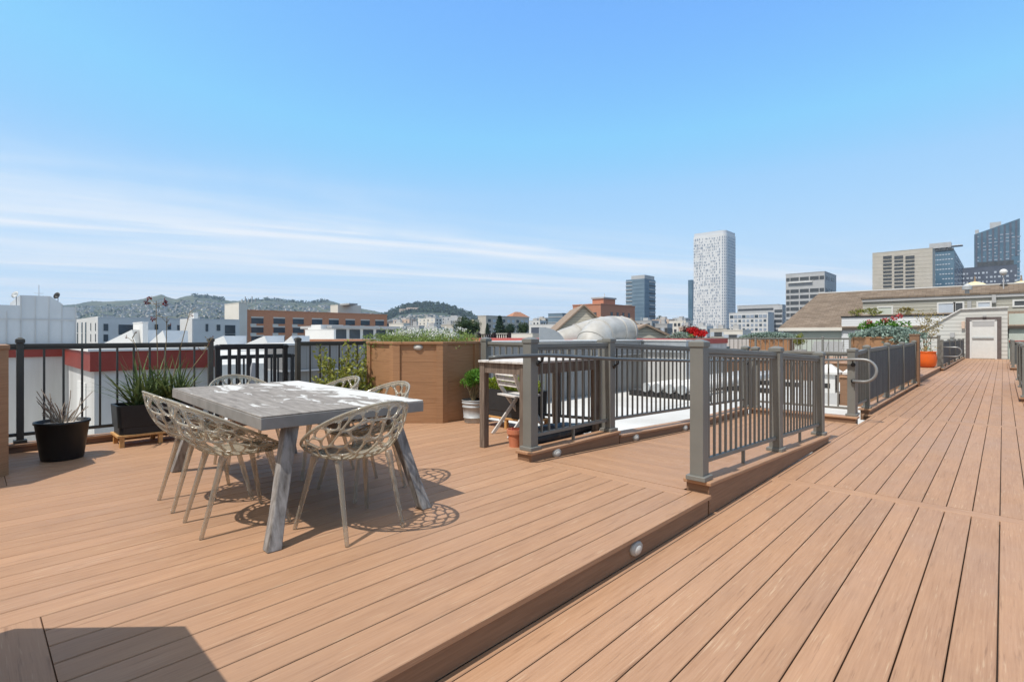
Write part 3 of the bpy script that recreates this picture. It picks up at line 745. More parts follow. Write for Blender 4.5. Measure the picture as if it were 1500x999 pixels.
# its flowers
def flowerbed(name, loc, label, items, cat='plant', group=None):
    t = empty(name, loc, label, cat, group=group)
    for nm, mb, m in items: mb.build(nm, m, t)
    return t
g, w_, s_ = MB(), MB(), MB()
for i in range(90):
    a = rng.uniform(0, 6.28); rr = .62*math.sqrt(rng.random()); x, y = rr*math.cos(a), rr*math.sin(a)
    hh = rng.uniform(.06,.20)
    for k in range(34):
        p = (x+rng.gauss(0,.055), y+rng.gauss(0,.055), rng.uniform(-.03,hh))
        leaf_quad(g, p, rdir()+Vector((0,0,.9)), rng.uniform(.03,.06), .012)
for i in range(60):
    a = rng.uniform(-2.4, .9); rr = rng.uniform(.55,.76); x, y = rr*math.cos(a), rr*math.sin(a)
    for k in range(22): leaf_quad(g, (x+rng.gauss(0,.04), y+rng.gauss(0,.04), rng.uniform(-.05,.10)), rdir()+Vector((0,0,.6)), rng.uniform(.03,.055), .011)
# tufts hanging over the left rim
for i in range(260):
    a = rng.uniform(3.0, 4.6); rr = rng.uniform(.68,.9)
    leaf_quad(g, (rr*math.cos(a), rr*math.sin(a), rng.uniform(-.13,.12)), rdir()+Vector((0,0,-.1)), rng.uniform(.04,.07), .012)
for i in range(52):
    a = rng.uniform(0, 6.28); rr = .58*math.sqrt(rng.random()); x, y = rr*math.cos(a), rr*math.sin(a); z = rng.uniform(.07,.21)
    for k in range(24): leaf_quad(w_, (x+rng.gauss(0,.035), y+rng.gauss(0,.035), z+rng.gauss(0,.018)), rdir()+Vector((0,0,.5)), .022, .018)
flowerbed('flowering_plant', (PC[0],PC[1],1.03), 'mass of small white flowers and feathery green leaves filling the octagonal planter', [('foliage',g,M['sage']),('blossom',w_,M['white_f'])], 'plants')
# a plant for the other two, seen only from aside or as shadow edge
for c in ((-6.19,-.545),(-2.01,-.745)):
    g = MB()
    for i in range(150):
        a = rng.uniform(0,6.28); rr = .6*math.sqrt(rng.random())
        for k in range(14): leaf_quad(g, (rr*math.cos(a)+rng.gauss(0,.05), rr*math.sin(a)+rng.gauss(0,.05), rng.uniform(-.02,.09)), rdir()+Vector((0,0,.4)), .06, .018)
    flowerbed('ground_plant', (c[0],c[1],1.03), 'low green plants in the octagonal planter '+('at the far left edge' if c[0] < -4 else 'beside the camera'), [('foliage',g,M['sage'])], 'plants')

# ------------------------------------------------------------------ dining table
TC = (-3.885,1.63); TR = R(-2.3)
t = empty('dining_table', (TC[0],TC[1],0), 'large outdoor dining table with flaking grey and white top on splayed timber legs', 'table', TR)
TX, TY = 1.045, .515
L = MB(); L.box(-TX, TX, -TY, TY, .692, .70); L.build('tabletop', M['tabletop'], t, bevel=.003)
L = MB(); L.box(-TX-.002, TX+.002, -TY-.002, TY+.002, .625, .6915); L.build('apron', M['tableside'], t, bevel=.004)
for sx in (-1, 1):
    for sy in (-1, 1):
        L = MB(); p = Vector((sx*(TX+.06), sy*(TY-.035), 0)); q = Vector((sx*(TX-.10), sy*(TY-.19), .626))
        w = .036; vs = []
        for c, sc_ in ((p,1.06),(p.lerp(q,.3),.97),(p.lerp(q,.65),1.02),(q,1.1)):
            j = rng.uniform(-.003,.003)
            vs += [(c.x-w*sc_+j,c.y-w*sc_,c.z),(c.x+w*sc_+j,c.y-w*sc_,c.z),(c.x+w*sc_+j,c.y+w*sc_,c.z),(c.x-w*sc_+j,c.y+w*sc_,c.z)]
        fs = [(i*4+k,i*4+(k+1)%4,(i+1)*4+(k+1)%4,(i+1)*4+k) for i in range(3) for k in range(4)]+[(3,2,1,0),(12,13,14,15)]
        L.add(vs, fs); L.build('leg', M['legwood'], t, bevel=.007)
L = MB(); L.box(-TX+.12, TX-.12, -.05, .05, .56, .624); L.build('stretcher', M['brownwood'], t)

# ------------------------------------------------------------------ lattice chairs
def lerp_tab(tab, x):
    for (a, va), (b, vb) in zip(tab, tab[1:]):
        if a <= x <= b:
            f = (x-a)/(b-a); f = f*f*(3-2*f)
            return va+(vb-va)*f
    return tab[-1][1]
def shell_pt(s, v):
    """s in [-1,1] round the bowl (0 = back), v in [0,1] from seat to rim; chair faces +Y"""
    th = s*R(152); a = abs(math.degrees(th))
    zr = .47+.298*((1+math.cos(R(a*180/152)))/2)**.9
    rim = Vector((.295*math.sin(th), -.02-(.27+.075*(1+math.cos(R(a*180/152)))/2)*math.cos(th), zr))
    base = Vector((.165*math.sin(th), -.0-.15*math.cos(th), .437))
    f = math.sin(v*math.pi/2)**.85 if v > 0 else 0
    fz = 1-math.cos(v*math.pi/2)
    fz = .35*v+.65*v**1.7
    xy = base.lerp(rim, .25*v+.75*f)
    return Vector((xy.x, xy.y, base.z+(rim.z-base.z)*fz))
def clip(poly, n, c):
    out = []
    for i in range(len(poly)):
        p, q = poly[i], poly[(i+1)%len(poly)]
        dp = p[0]*n[0]+p[1]*n[1]-c; dq = q[0]*n[0]+q[1]*n[1]-c
        if dp <= 0: out.append(p)
        if dp*dq < 0:
            f = dp/(dp-dq); out.append((p[0]+(q[0]-p[0])*f, p[1]+(q[1]-p[1])*f))
    return out
def chaikin(poly, it=2):
    for _ in range(it):
        o = []
        for i in range(len(poly)):
            p, q = poly[i], poly[(i+1)%len(poly)]
            o += [(p[0]*.75+q[0]*.25, p[1]*.75+q[1]*.25), (p[0]*.25+q[0]*.75, p[1]*.25+q[1]*.75)]
        poly = o
    return poly
def inset(poly, d):
    out = poly
    n = len(poly)
    ar = sum(poly[i][0]*poly[(i+1)%n][1]-poly[(i+1)%n][0]*poly[i][1] for i in range(n))/2
    sg = 1 if ar > 0 else -1
    for i in range(n):
        p, q = poly[i], poly[(i+1)%n]; dx, dy = q[0]-p[0], q[1]-p[1]; l = math.hypot(dx, dy)
        if l < 1e-6: continue
        nx, ny = sg*dy/l, -sg*dx/l     # outward
        out = clip(out, (nx,ny), p[0]*nx+p[1]*ny-d)
        if len(out) < 3: return []
    return out
def inside(pt, poly):
    x, y = pt; c = False; n = len(poly)
    for i in range(n):
        x1, y1 = poly[i]; x2, y2 = poly[(i+1)%n]
        if (y1 > y) != (y2 > y) and x < (x2-x1)*(y-y1)/(y2-y1)+x1: c = not c
    return c
def lattice_mesh():
    rg = random.Random(21)
    W, H = .68, .40             # half width, height of the unrolled shell
    seeds = []
    rows = [(.05,.07),(.145,.082),(.26,.088),(.36,.074)]
    for ri, (yy, st) in enumerate(rows):
        x = -W-.1+(ri % 2)*st*.5
        while x < W+.1:
            seeds.append((x+rg.uniform(-.02,.02), yy+rg.uniform(-.035,.035))); x += st*.82
    holes = []
    dom = [(-W+.012,.012),(W-.012,.012),(W-.012,H-.018),(-W+.012,H-.018)]
    sk = .35
    for i, s in enumerate(seeds):
        poly = dom
        for j, q in enumerate(seeds):
            if i == j: continue
            mx_, my_ = (s[0]+q[0])/2, (s[1]+q[1])/2; nx, ny = q[0]-s[0], q[1]-s[1]
            poly = clip(poly, (nx,ny), mx_*nx+my_*ny)
            if len(poly) < 3: break
        if len(poly) < 3: continue
        # lean the cells outward so the branches sweep up towards the rim
        h_ = inset(poly, .0058)
        if len(h_) < 3: continue
        ar = abs(sum(h_[k][0]*h_[(k+1)%len(h_)][1]-h_[(k+1)%len(h_)][0]*h_[k][1] for k in range(len(h_))))/2
        if ar < .00045: continue
        holes.append(chaikin(h_, 2))
    V, E_ = [], []
    def loop(pts):
        b = len(V)
        for p in pts: V.append(Vector(p))
        for k in range(len(pts)): E_.append((b+k, b+(k+1)%len(pts)))
    outer = []
    N = 70
    outer += [(-W+2*W*k/N, 0) for k in range(N)]+[(W, H*k/10) for k in range(10)]+[(W-2*W*k/N, H) for k in range(N)]+[(-W, H-H*k/10) for k in range(10)]
    loop(outer)
    for h_ in holes: loop(h_)
    r_ = delaunay_2d_cdt(V, E_, [], 0, 1e-6)
    vs, fs = r_[0], r_[2]
    mb = MB()
    keep = []
    for f in fs:
        c = sum((vs[i] for i in f), Vector((0,0)))/len(f)
        if abs(c.x) > W or c.y > H or c.y < 0: continue
        if any(inside((c.x,c.y), h_) for h_ in holes): continue
        keep.append(tuple(f))
    mb.add([shell_pt(v.x/W, min(max(v.y/H,0),1)) for v in vs], keep)
    return mb
def make_chair(label):
    root = empty('lattice_chair', (0,0,0), label, 'chair', group='clear lattice chairs round the dining table')
    sh = lattice_mesh().build('backrest', M['smoke'], root, smooth=True)
    so = sh.modifiers.new('thickness', 'SOLIDIFY'); so.thickness = .009; so.offset = 0
    L = MB(); L.tube([shell_pt(-1+2*k/60, 1) for k in range(61)], .0075, 8); L.build('rim', M['smoke'], sh, smooth=True)
    # seat pan: dished disc with a few slots
    L = MB(); nr, na = 6, 40; vs = []
    for i in range(nr+1):
        f = i/nr
        for k in range(na):
            a = 2*math.pi*k/na
            ex = .172 if True else 0
            y = -.0-.155*math.cos(a); x = .17*math.sin(a)
            if math.cos(a) < 0: y = .24*(-math.cos(a)); x = .205*math.sin(a) if abs(math.sin(a)) > .0 else 0; x = (.17+.05*min(1,-math.cos(a)*1.2))*math.sin(a)
            vs.append((x*f, y*f, .437-.012*(1-f*f)))
    fs = [(i*na+k, i*na+(k+1)%na, (i+1)*na+(k+1)%na, (i+1)*na+k) for i in range(nr) for k in range(na)]
    L.add(vs, fs); st = L.build('seat', M['smoke'], root, smooth=True)
    so = st.modifiers.new('thickness', 'SOLIDIFY'); so.thickness = .009; so.offset = 0
    for sx in (-1, 1):
        for (fx, fy, ax, ay) in ((.185,-.245,.165,-.125),(.245,.215,.165,.12)):
            L = MB(); top = Vector((sx*ax, ay, .445)); ft = Vector((sx*fx, fy, 0))
            pts = [top.lerp(ft, f) for f in (0,.05,.12,.3,.6,.9,.985,1.0)]
            L.tube(pts, [.020,.023,.019,.0165,.0145,.0125,.012,.010], 10); L.build('leg', M['smokeleg'], root, smooth=True)
    return root
chairs = [
    ((-2.80,1.57), R(90+3), 'clear smoked lattice chair at the near right end of the table'),
    ((-3.40,1.14), R(0-2), 'nearer of two clear lattice chairs on the left long side of the table'),
    ((-4.02,1.145), R(0-1), 'clear lattice chair by the black grass planter, left long side, farther from camera'),
    ((-3.42,2.0), R(180+2), 'clear lattice chair across the table nearest the brown octagonal planter front'),
    ((-4.2,2.02), R(180-3), 'clear lattice chair across the table in front of the lime green bush'),
    ((-4.80,1.69), R(-90+2), 'clear lattice chair at the far end of the table before the black stair gate'),
]
proto = None
for (x, y), a, lab in chairs:
    if proto is None: c = proto = make_chair(lab)
    else: c = copy_tree(proto); c['label'] = lab
    c.location = (x, y, 0); c.rotation_euler = (0,0,a)

# ------------------------------------------------------------------ pots and plants at the left
PX, PY = -6.3, .60
t = empty('plant_pot', (PX,PY,0), 'round black tapered pot of dry twigs by the left fence', 'pot')
L = MB(); L.lathe([(.150,0),(.156,.015),(.196,.325),(.205,.33),(.205,.35),(.19,.35),(.184,.30),(0.001,.30)], 36); L.build('body', M['plastic'], t, smooth=True)
L = MB(); L.lathe([(.001,.33),(.08,.335),(.15,.325),(.185,.305)], 24); L.build('mulch', M['gravel'], t)
t = empty('dry_plant', (PX,PY,.32), 'leafless pale twigs in the round black pot', 'dead plant')
L = MB()
for i in range(20):
    a = rng.uniform(0,6.28); b = rng.uniform(.25,1.0); r0 = rng.uniform(0,.08)
    p = Vector((r0*math.cos(a), r0*math.sin(a), 0)); d = Vector((math.cos(a)*b, math.sin(a)*b, 1)).normalized(); ln = rng.uniform(.14,.36)
    P = [p]; 
    for k in range(4): d = (d+rdir()*.2).normalized(); P.append(P[-1]+d*ln/4)
    L.tube(P, [.007,.006,.005,.004,.003], 5)
    if rng.random() < .6: L.tube([P[2], P[2]+(d+rdir()*.6).normalized()*.1], .003, 4)
L.build('twig', M['rod'], t)
# long black planter on a pine stand
GX, GY = -6.62, 1.40
t = empty('trough_planter', (GX,GY,0), 'long black trough on a pine stand holding tall strappy grass', 'planter')
L = MB()
def trough(mb, lx, ly, z0, z1, tap=.93):
    def rr(hx, hy, z, r=.05):
        pts = []
        for cx, cy, a0 in ((hx-r,hy-r,0),(-hx+r,hy-r,90),(-hx+r,-hy+r,180),(hx-r,-hy+r,270)):
            for k in range(5): a = R(a0+22.5*k); pts.append((cx+r*math.cos(a), cy+r*math.sin(a), z))
        return pts
    rings = [rr(lx*tap,ly*tap,z0), rr(lx*tap*1.005,ly*tap*1.005,z0+.07), rr(lx*.965,ly*.965,z0+.075), rr(lx,ly,z1), rr(lx*.95,ly*.93,z1), rr(lx*.93,ly*.9,z1-.05)]
    m = 20; vs = [p for r_ in rings for p in r_]
    mb.add(vs, [(i*m+k,i*m+(k+1)%m,(i+1)*m+(k+1)%m,(i+1)*m+k) for i in range(len(rings)-1) for k in range(m)]+[tuple(reversed(range(m))), tuple(range(5*m,6*m))])
trough(L, .19, .375, .125, .42); L.build('box', M['plastic'], t, bevel=0)
L = MB(); L.box(-.15,.15,-.31,.31,.365,.385); L.build('soil', M['soil'], t)
L = MB()
L.box(-.19,.19,-.37,.37,.1,.123)
for x in (-.16,.16):
    for y in (-.33,0,.33): L.box(x-.02,x+.02,y-.02,y+.02,0,.099)
L.build('stand', M['pine'], t, bevel=.003)
t = empty('strappy_grass', (GX,GY,.38), 'clump of long arching strap leaves with tall dark red flower stalks', 'plant')
L = MB()
for i in range(300):
    cx = rng.uniform(-.11,.11); cy = rng.uniform(-.22,.24)
    a = rng.uniform(0,6.28); sp = rng.uniform(.12,1.15)
    blade(L, (cx,cy,0), (math.cos(a)*sp, math.sin(a)*sp*1.1, 1), rng.uniform(.35,.78), rng.uniform(.012,.024), rng.uniform(.1,.5))
L.build('leaf_clump', M['blade'], t)
L = MB(); F = MB()
stalks = [((.0,.02),(.05,-.02,1.12)),((.02,.1),(.1,.30,1.02)),((-.02,-.06),(-.08,-.2,.74)),((.04,.16),(.08,.52,.72)),((.0,.06),(.02,.1,.95))]
for (bx, by), tip in stalks:
    b = Vector((bx,by,.1)); q = Vector(tip); P = [b.lerp(q,f)+Vector((0,0,0))+rdir()*.012*f for f in (0,.25,.5,.75,1)]
    L.tube(P, [.006,.0055,.005,.004,.003], 5)
    for k in range(5):
        z = P[3].lerp(P[4], rng.uniform(0,1)); e = z+Vector((rng.uniform(-.08,.08), rng.uniform(-.08,.08), rng.uniform(.02,.08)))
        L.tube([z, e], .0025, 4)
        if tip[2] > 1.05:
            for j in range(14): leaf_quad(F, e+rdir()*.012, rdir(), .03, .018)
        elif rng.random() < .4:
            for j in range(4): leaf_quad(F, e+rdir()*.006, rdir(), .02, .008)
L.build('flower_stalk', M['stem'], t); F.build('flower_head', M['dred_f'], t)
# lime-green bush in front of the octagonal planter
t = empty('shrub', (-6.3,3.5,0), 'sprawling lime green shrub at the left side of the octagonal planter', 'shrub')
L = MB(); S = MB()
for i in range(26):
    a = rng.uniform(0,6.28); P = [Vector((rng.uniform(-.08,.08),rng.uniform(-.08,.08),.0))]; d = Vector((math.cos(a)*.45, math.sin(a)*.45, 1)).normalized()
    ln = rng.uniform(.5,1.15)*(1 if math.cos(a) < .3 else .75)
    for k in range(6): d = (d+rdir()*.28).normalized(); P.append(P[-1]+d*ln/6)
    S.tube(P, [.009-.001*k for k in range(7)], 5)
    for k in range(170):
        f = rng.uniform(.2,1); j = min(5,int(f*6)); p = P[j].lerp(P[j+1], f*6-j)+rdir()*.07
        leaf_quad(L, p, rdir()+Vector((0,0,.4)), rng.uniform(.045,.08), rng.uniform(.024,.04))
L.build('foliage', M['lime'], t); S.build('stem', M['stem'], t)
# zinc pot + bush
ZX, ZY = -5.04, 4.57
t = empty('metal_pot', (ZX,ZY,0), 'ribbed galvanised bucket pot beside the octagonal planter', 'pot')
L = MB(); L.lathe([(.115,0),(.12,.008),(.128,.06),(.133,.062),(.133,.072),(.129,.074),(.142,.2),(.147,.202),(.147,.212),(.143,.214),(.147,.25),(.153,.252),(.153,.262),(.148,.264),(.15,.285),(.156,.29),(.152,.295),(.146,.29),(.142,.27)], 40); L.build('bucket', M['zinc'], t, smooth=True)
L = MB(); L.lathe([(.146,.255),(.15,.30),(.138,.302),(.13,.27),(.001,.27)], 28); L.build('liner', M['plastic'], t, smooth=True)
t = empty('shrub', (ZX,ZY,.27), 'small round bright green shrub in the galvanised bucket', 'shrub')
L = MB(); S = MB()
for i in range(22):
    a = rng.uniform(0,6.28); q = Vector((math.cos(a)*rng.uniform(.03,.15), math.sin(a)*rng.uniform(.03,.15), rng.uniform(.18,.3)))
    S.tube([(q.x*.15,q.y*.15,0), (q.x*.55,q.y*.55,q.z*.6), q], [.006,.005,.003], 5)
blob_leaves(L, (0,0,.29), (.17,.17,.12), 2600, .04, .014, 26, .5, .1)
L.build('foliage', M['bright'], t); S.build('stem', M['stem'], t)
# lettuce trough
t = empty('trough_planter', (-4.38,4.66,0), 'charcoal trough of yellow-green leaves on a pine stand under the back railing', 'planter')
L = MB(); trough(L, .41, .17, .14, .47); L.build('box', M['dkplastic'], t)
L = MB(); L.box(-.35,.35,-.13,.13,.41,.43); L.build('soil', M['soil'], t)
L = MB(); L.box(-.42,.42,-.18,.18,.115,.138)
for x in (-.38,0,.38):
    for y in (-.15,.15): L.box(x-.02,x+.02,y-.02,y+.02,0,.114)
L.build('stand', M['pine'], t, bevel=.003)
t = empty('leafy_plants', (-4.38,4.66,.43), 'row of yellow-green leafy plants in the charcoal trough', 'plants')
L = MB()
for i in range(22):
    c = (rng.uniform(-.35,.35), rng.uniform(-.11,.11))
    for k in range(60):
        d = rdir(); d.z = abs(d.z)+.3
        leaf_quad(L, (c[0]+d.x*.05, c[1]+d.y*.05, rng.uniform(.0,.14)), d, rng.uniform(.04,.08), rng.uniform(.02,.035), .5)
L.build('foliage', M['lettuce'], t)
# bar table
BX0, BX1, BY0, BY1, BH = -3.86, -3.24, 3.58, 4.82, .885
t = empty('bar_table', (-3.55,4.2,0), 'dark weathered brown console table behind the ramp railing', 'table')
o = (-3.55,4.2,0)
L = MB()
for k in range(4):
    L.cur = rng.random(); x = BX0+(BX1-BX0)*k/4
    L.box(x-o[0]+.002, x-o[0]+(BX1-BX0)/4-.002, BY0-o[1]-.02, BY1-o[1]+.02, BH-.022, BH)
L.build('tabletop', M['oldwood'], t, bevel=.003)
L = MB(); a = .025
L.box(BX0-o[0]+a, BX1-o[0]-a, BY0-o[1]+.01, BY0-o[1]+.032, BH-.125, BH-.024); L.box(BX0-o[0]+a, BX1-o[0]-a, BY1-o[1]-.032, BY1-o[1]-.01, BH-.125, BH-.024)
L.box(BX0-o[0]+.01, BX0-o[0]+.032, BY0-o[1]+.034, BY1-o[1]-.034, BH-.125, BH-.024); L.box(BX1-o[0]-.032, BX1-o[0]-.01, BY0-o[1]+.034, BY1-o[1]-.034, BH-.125, BH-.024)
L.build('apron', M['brownwood'], t)
for x in (BX0+.035, BX1-.035):
    for y in (BY0+.035, BY1-.035):
        L = MB(); L.box(x-o[0]-.034, x-o[0]+.034, y-o[1]-.034, y-o[1]+.034, 0, BH-.024); L.build('leg', M['brownwood'], t, bevel=.004)
# folding chair
t = empty('folding_chair', (-4.05,4.34,0), 'bleached slatted wooden folding chair behind the bar table', 'chair', R(-14))
for sx in (-1, 1):
    L = MB(); x = sx*.2
    P = [Vector((x,.30,0)), Vector((x,.06,.34)), Vector((x,-.10,.55)), Vector((x,-.19,.80))]
    for p, q in zip(P, P[1:]): L.beam(p-(q-p).normalized()*.004, q, .022, .042, (0,1,0))
    L.build('back_leg', M['oldwood'], t, bevel=.003)
    L = MB(); x = sx*.172; L.beam((x,-.22,0),(x,.16,.445),.022,.04,(0,1,0)); L.build('front_leg', M['oldwood'], t, bevel=.003)
L = MB()
for k in range(6): L.box(-.185,.185,-.15+k*.062,-.098+k*.062,.445,.463)
L.build('seat', M['oldwood'], t, bevel=.002)
L = MB()
for k in range(3):
    f = k/3; y, z = -.115-.065*f, .58+.185*f; L.beam((-.19,y,z),(.19,y,z),.014,.05,(0,.35,1))
L.build('backrest', M['oldwood'], t, bevel=.002)
# terracotta pot
t = empty('flower_pot', (-3.62,3.86,0), 'small terracotta pot at the foot of the bar table', 'pot')
L = MB(); L.lathe([(.062,0),(.078,.13),(.088,.132),(.09,.178),(.08,.178),(.074,.14),(.001,.14)], 28); L.build('body', M['terracotta'], t, smooth=False)
L = MB()
for i in range(8): leaf_quad(L, (rng.uniform(-.05,.05),rng.uniform(-.05,.05),.15), rdir()+Vector((0,0,1)), .05, .012)
L.build('seedling', M['pink_f'], t)
# rolled cover
t = empty('rolled_cover', (-3.36,4.25,0), 'long black rolled tarpaulin lying behind the ramp railing', 'cover')
L = MB(); P = []; rs = []
for k in range(22):
    f = k/21; P.append((rng.uniform(-.006,.006), -.5+1.12*f, .115+rng.uniform(-.004,.004))); rs.append((.085+.03*math.sin(f*5)+rng.uniform(-.006,.006))*(1 if 0 < k < 21 else .7))
L.tube(P, rs, 16); ob = L.build('roll', M['tarp'], t, smooth=True)

# ------------------------------------------------------------------ roofs and walls next door
ROOF = -.8
t = empty('flat_roof_building', (-12,20,-15), 'building below with a broad white flat roof beyond the railings', 'building')
L = MB(); L.box(-28, -1.69+0, -6+0, 32, 0, 15+ROOF, Matrix.Translation((12,-20,0)) @ Matrix.Identity(4)); L.build('roof', M['white'], t)
L = MB()
for x in (-9.5,-6.6,-3.7):
    L.box(x-.004+12, x+.03+12, 5.2-20, 24-20, 15+ROOF, 15+ROOF+.006)
L.build('membrane_seam', M['lgrey'], t)
t = empty('deck_skirt', (-5,4.95,0), 'brown skirt boards closing the deck edge above the white roof', 'skirt')
L = MB(); L.box(-1.93, 1.86, -.1, -.06, ROOF+.002, -.03); L.build('board', M['fascia'], t)
# neighbouring penthouse with red metal fascia
t = empty('penthouse_wall', (-11,1.5,ROOF), 'white stucco penthouse with deep red metal fascia behind the left fence', 'wall')
o = (-11,1.5,ROOF)
def bx(mb, x0, x1, y0, y1, z0, z1): mb.box(x0-o[0], x1-o[0], y0-o[1], y1-o[1], z0-o[2], z1-o[2])
L = MB(); bx(L, -14, -12, -8, 2.7, ROOF, .93); bx(L, -12.0+.001, -9.25, 1.22, 2.68, ROOF, .9); L.build('wall', M['stucco'], t)
L = MB(); bx(L, -14.05, -11.96, -8, 1.15, .77, .90); bx(L, -11.958, -9.19, 1.165, 2.74, .63, .91); L.build('fascia', M['redmetal'], t)
L = MB(); bx(L, -14.1, -11.93, -8, 1.14, .902, .95); bx(L, -11.928, -9.16, 1.14, 2.77, .912, .945); L.build('coping', M['whiter'], t)
L = MB(); bx(L, -10.75, -9.95, 1.205, 1.219, ROOF+.3, .42); L.build('door_panel', M['whiter'], t)
t = empty('parapet_wall', (-9.6,10,ROOF), 'grey corrugated parapet wall behind the octagonal planter and back railing', 'wall')
o = (-9.6,10,ROOF)
L = MB(); bx(L, -10.2, -9.5, 3.95, 16.8, .5, .955); L.build('upper_panel', M['ribgrey'], t)
L = MB(); bx(L, -10.2, -9.72, 4.15, 16.8, ROOF, .498); L.build('wall', M['ribgrey'], t)
L = MB(); bx(L, -10.25, -9.45, 3.92, 16.85, .957, .995); L.build('coping', M['whiter'], t)
L = MB(); bx(L, -10.2, -9.48, 3.94, 16.8, .47, .499); L.build('drip_edge', M['lgrey'], t)
t = empty('parapet_wall', (-13,17,ROOF), 'long white roof wall topped by blue-grey sheet metal panels, beyond the ramp railing', 'wall')
o = (-13,17,ROOF)
L = MB(); bx(L, -19, -7.9, 17, 17.5, ROOF, .55); L.build('wall', M['stucco'], t)
L = MB(); bx(L, -12.6, -10.02, 16.9, 17.55, .552, .95); bx(L, -10.0, -7.85, 16.9, 17.55, .552, .95); L.build('metal_panel', M['galv'], t)
L = MB(); bx(L, -12.62, -7.83, 16.87, 17.58, .951, .985); L.build('coping', M['whiter'], t)
L = MB(); bx(L, -19, -12.63, 16.85, 17.55, .72, .97); L.build('red_flashing', M['redroof'], t)
L = MB(); bx(L, -19, -12.63, 16.9, 17.5, .552, .718); L.build('panel', M['ribgrey'], t)
t = empty('red_roof', (-14,21,ROOF), 'low red roof edge behind the white pipes', 'roof'); o = (-14,21,ROOF)
L = MB(); bx(L, -24, -9.2, 19.5, 24, ROOF, .8); L.build('wall', M['stucco'], t)
L = MB(); bx(L, -24, -9.15, 19.45, 24, .802, 1.0); L.build('fascia', M['redroof'], t)
# four roof pipes in a trough
t = empty('pipe_support', (-9,14.6,ROOF), 'black beam carrying the ends of the roof pipes', 'beam'); o = (-9,14.6,ROOF)
L = MB(); bx(L, x_on(925,15.0), x_on(1012,15.0)+.6, 14.85, 15.1, ROOF, ROOF+.17); L.build('beam', M['black'], t)
for yy in (18.5, 21.5):
    L = MB(); bx(L, x_on(925,15)+.4, x_on(1012,15)+1.2, yy, yy+.2, ROOF, ROOF+.16); L.build('sleeper', M['black'], t)
pp = None
for i, px in enumerate((948,964,983,1001)):
    X = x_on(px, 14.9); lab = ['leftmost grey-ended roof pipe on the black beam','second roof pipe from the left on the black beam','third roof pipe from the left on the black beam','rightmost roof pipe on the black beam by the post'][i]
    t = empty('roof_pipe', (X,14.82,ROOF+.30), lab, 'pipe', group='pipes lying on the white roof')
    if pp is None:
        L = MB(); L.tube([(0,0,0),(0,9.2,0)], .135, 20); b = L.build('pipe_body', M['whiter'], t, smooth=True)
        L = MB(); L.tube([(0,-.03,0),(0,.03,0)], .145, 20); e = L.build('end_cap', M['zinc'], t)
        pp = (b, e)
    else:
        share(pp[0], t); share(pp[1], t)
# white hooded vents
vp = None
for i, (x, y) in enumerate(((-3.62,17.0),(-3.0,17.3))):
    lab = ['left white hooded roof vent beyond the landing railing','right white hooded roof vent beyond the landing railing'][i]
    t = empty('roof_vent', (x,y,ROOF), lab, 'vent', group='white hooded vents on the roof')
    if vp is None:
        L = MB(); L.box(-.3,.3,-.3,.3,0,.32); a_ = L.build('curb', M['lgrey'], t)
        L = MB(); L.box(-.19,.19,-.19,.19,.321,.95); b_ = L.build('stack', M['whiter'], t)
        L = MB(); L.prism([(-.3,-.26),(.3,-.26),(.3,.26),(-.3,.26)], .9, 1.12, top=[(-.06,-.05),(.06,-.05),(.06,.05),(-.06,.05)]); L.box(-.3,.3,-.26,.26,.84,.899); c_ = L.build('hood', M['whiter'], t)
        L = MB(); L.box(-.07,.07,-.199,-.191,.45,.58); d_ = L.build('louver', M['black'], t)
        vp = (a_,b_,c_,d_)
    else:
        for q in vp: share(q, t)
# giant ducts
def smooth_path(P, n=28):
    Q = []
    m = len(P)-1
    for k in range(n+1):
        f = k/n*m; i = min(int(f), m-1); u = f-i
        p0, p1, p2, p3 = (Vector(P[max(i-1,0)]), Vector(P[i]), Vector(P[i+1]), Vector(P[min(i+2,m)]))
        Q.append(.5*((2*p1)+(p2-p0)*u+(2*p0-5*p1+4*p2-p3)*u*u+(3*p1-p0-3*p2+p3)*u**3))
    return Q
for lab, pts, r in (('fat white duct with an elbow turning down in front, above the roof wall', [(917,487,20.6),(905,486,20.2),(890,486,19.6),(876,491,19.0),(868,502,18.6),(864,520,18.5),(863,560,18.5)], .56),
                    ('second fat white duct sloping down to the left behind the first', [(914,484,23),(893,483,22.8),(868,488,22.5),(845,496,22.2),(822,505,22),(800,520,22),(790,560,22)], .60)):
    W3 = [spot(a_, d_)+(hgt(b_, d_),) for a_, b_, d_ in pts]
    o_ = Vector((W3[-1][0], W3[-1][1], ROOF)); t = empty('roof_duct', o_, lab, 'duct', group='fat white roof ducts')
    P = smooth_path([Vector(q)-o_ for q in W3])
    L = MB(); L.tube(P, r, 28); L.build('elbow', M['duct'], t, smooth=True)
    for k in (1,6,13,18):
        L = MB(); L.tube([P[k].lerp(P[k+1],.40), P[k].lerp(P[k+1],.5), P[k].lerp(P[k+1],.6)], [r+.02,r+.035,r+.02], 28); L.build('flange', M['duct'], t, smooth=True)
p = spot(795,18.2); t = empty('roof_vent', (p[0],p[1],ROOF), 'grey sheet metal exhaust hood with curved back beside the ducts', 'vent')
L = MB(); pr = [(0,0)]+[(.78*math.cos(R(a)), .62*math.sin(R(a))) for a in range(0,91,15)]+[(-.12,.62),(-.12,0)]
vs = [(x*Rx-.25*Ry*-1, x*Ry-.25*Rx, 1.6+z) for x, z in pr]+[(x*Rx-.25*Ry, x*Ry+.25*Rx, 1.6+z) for x, z in pr]
n_ = len(pr); L.add(vs, [tuple(reversed(range(n_))), tuple(range(n_,2*n_))]+[(i,(i+1)%n_,n_+(i+1)%n_,n_+i) for i in range(n_)]); L.build('hood', M['galv'], t)
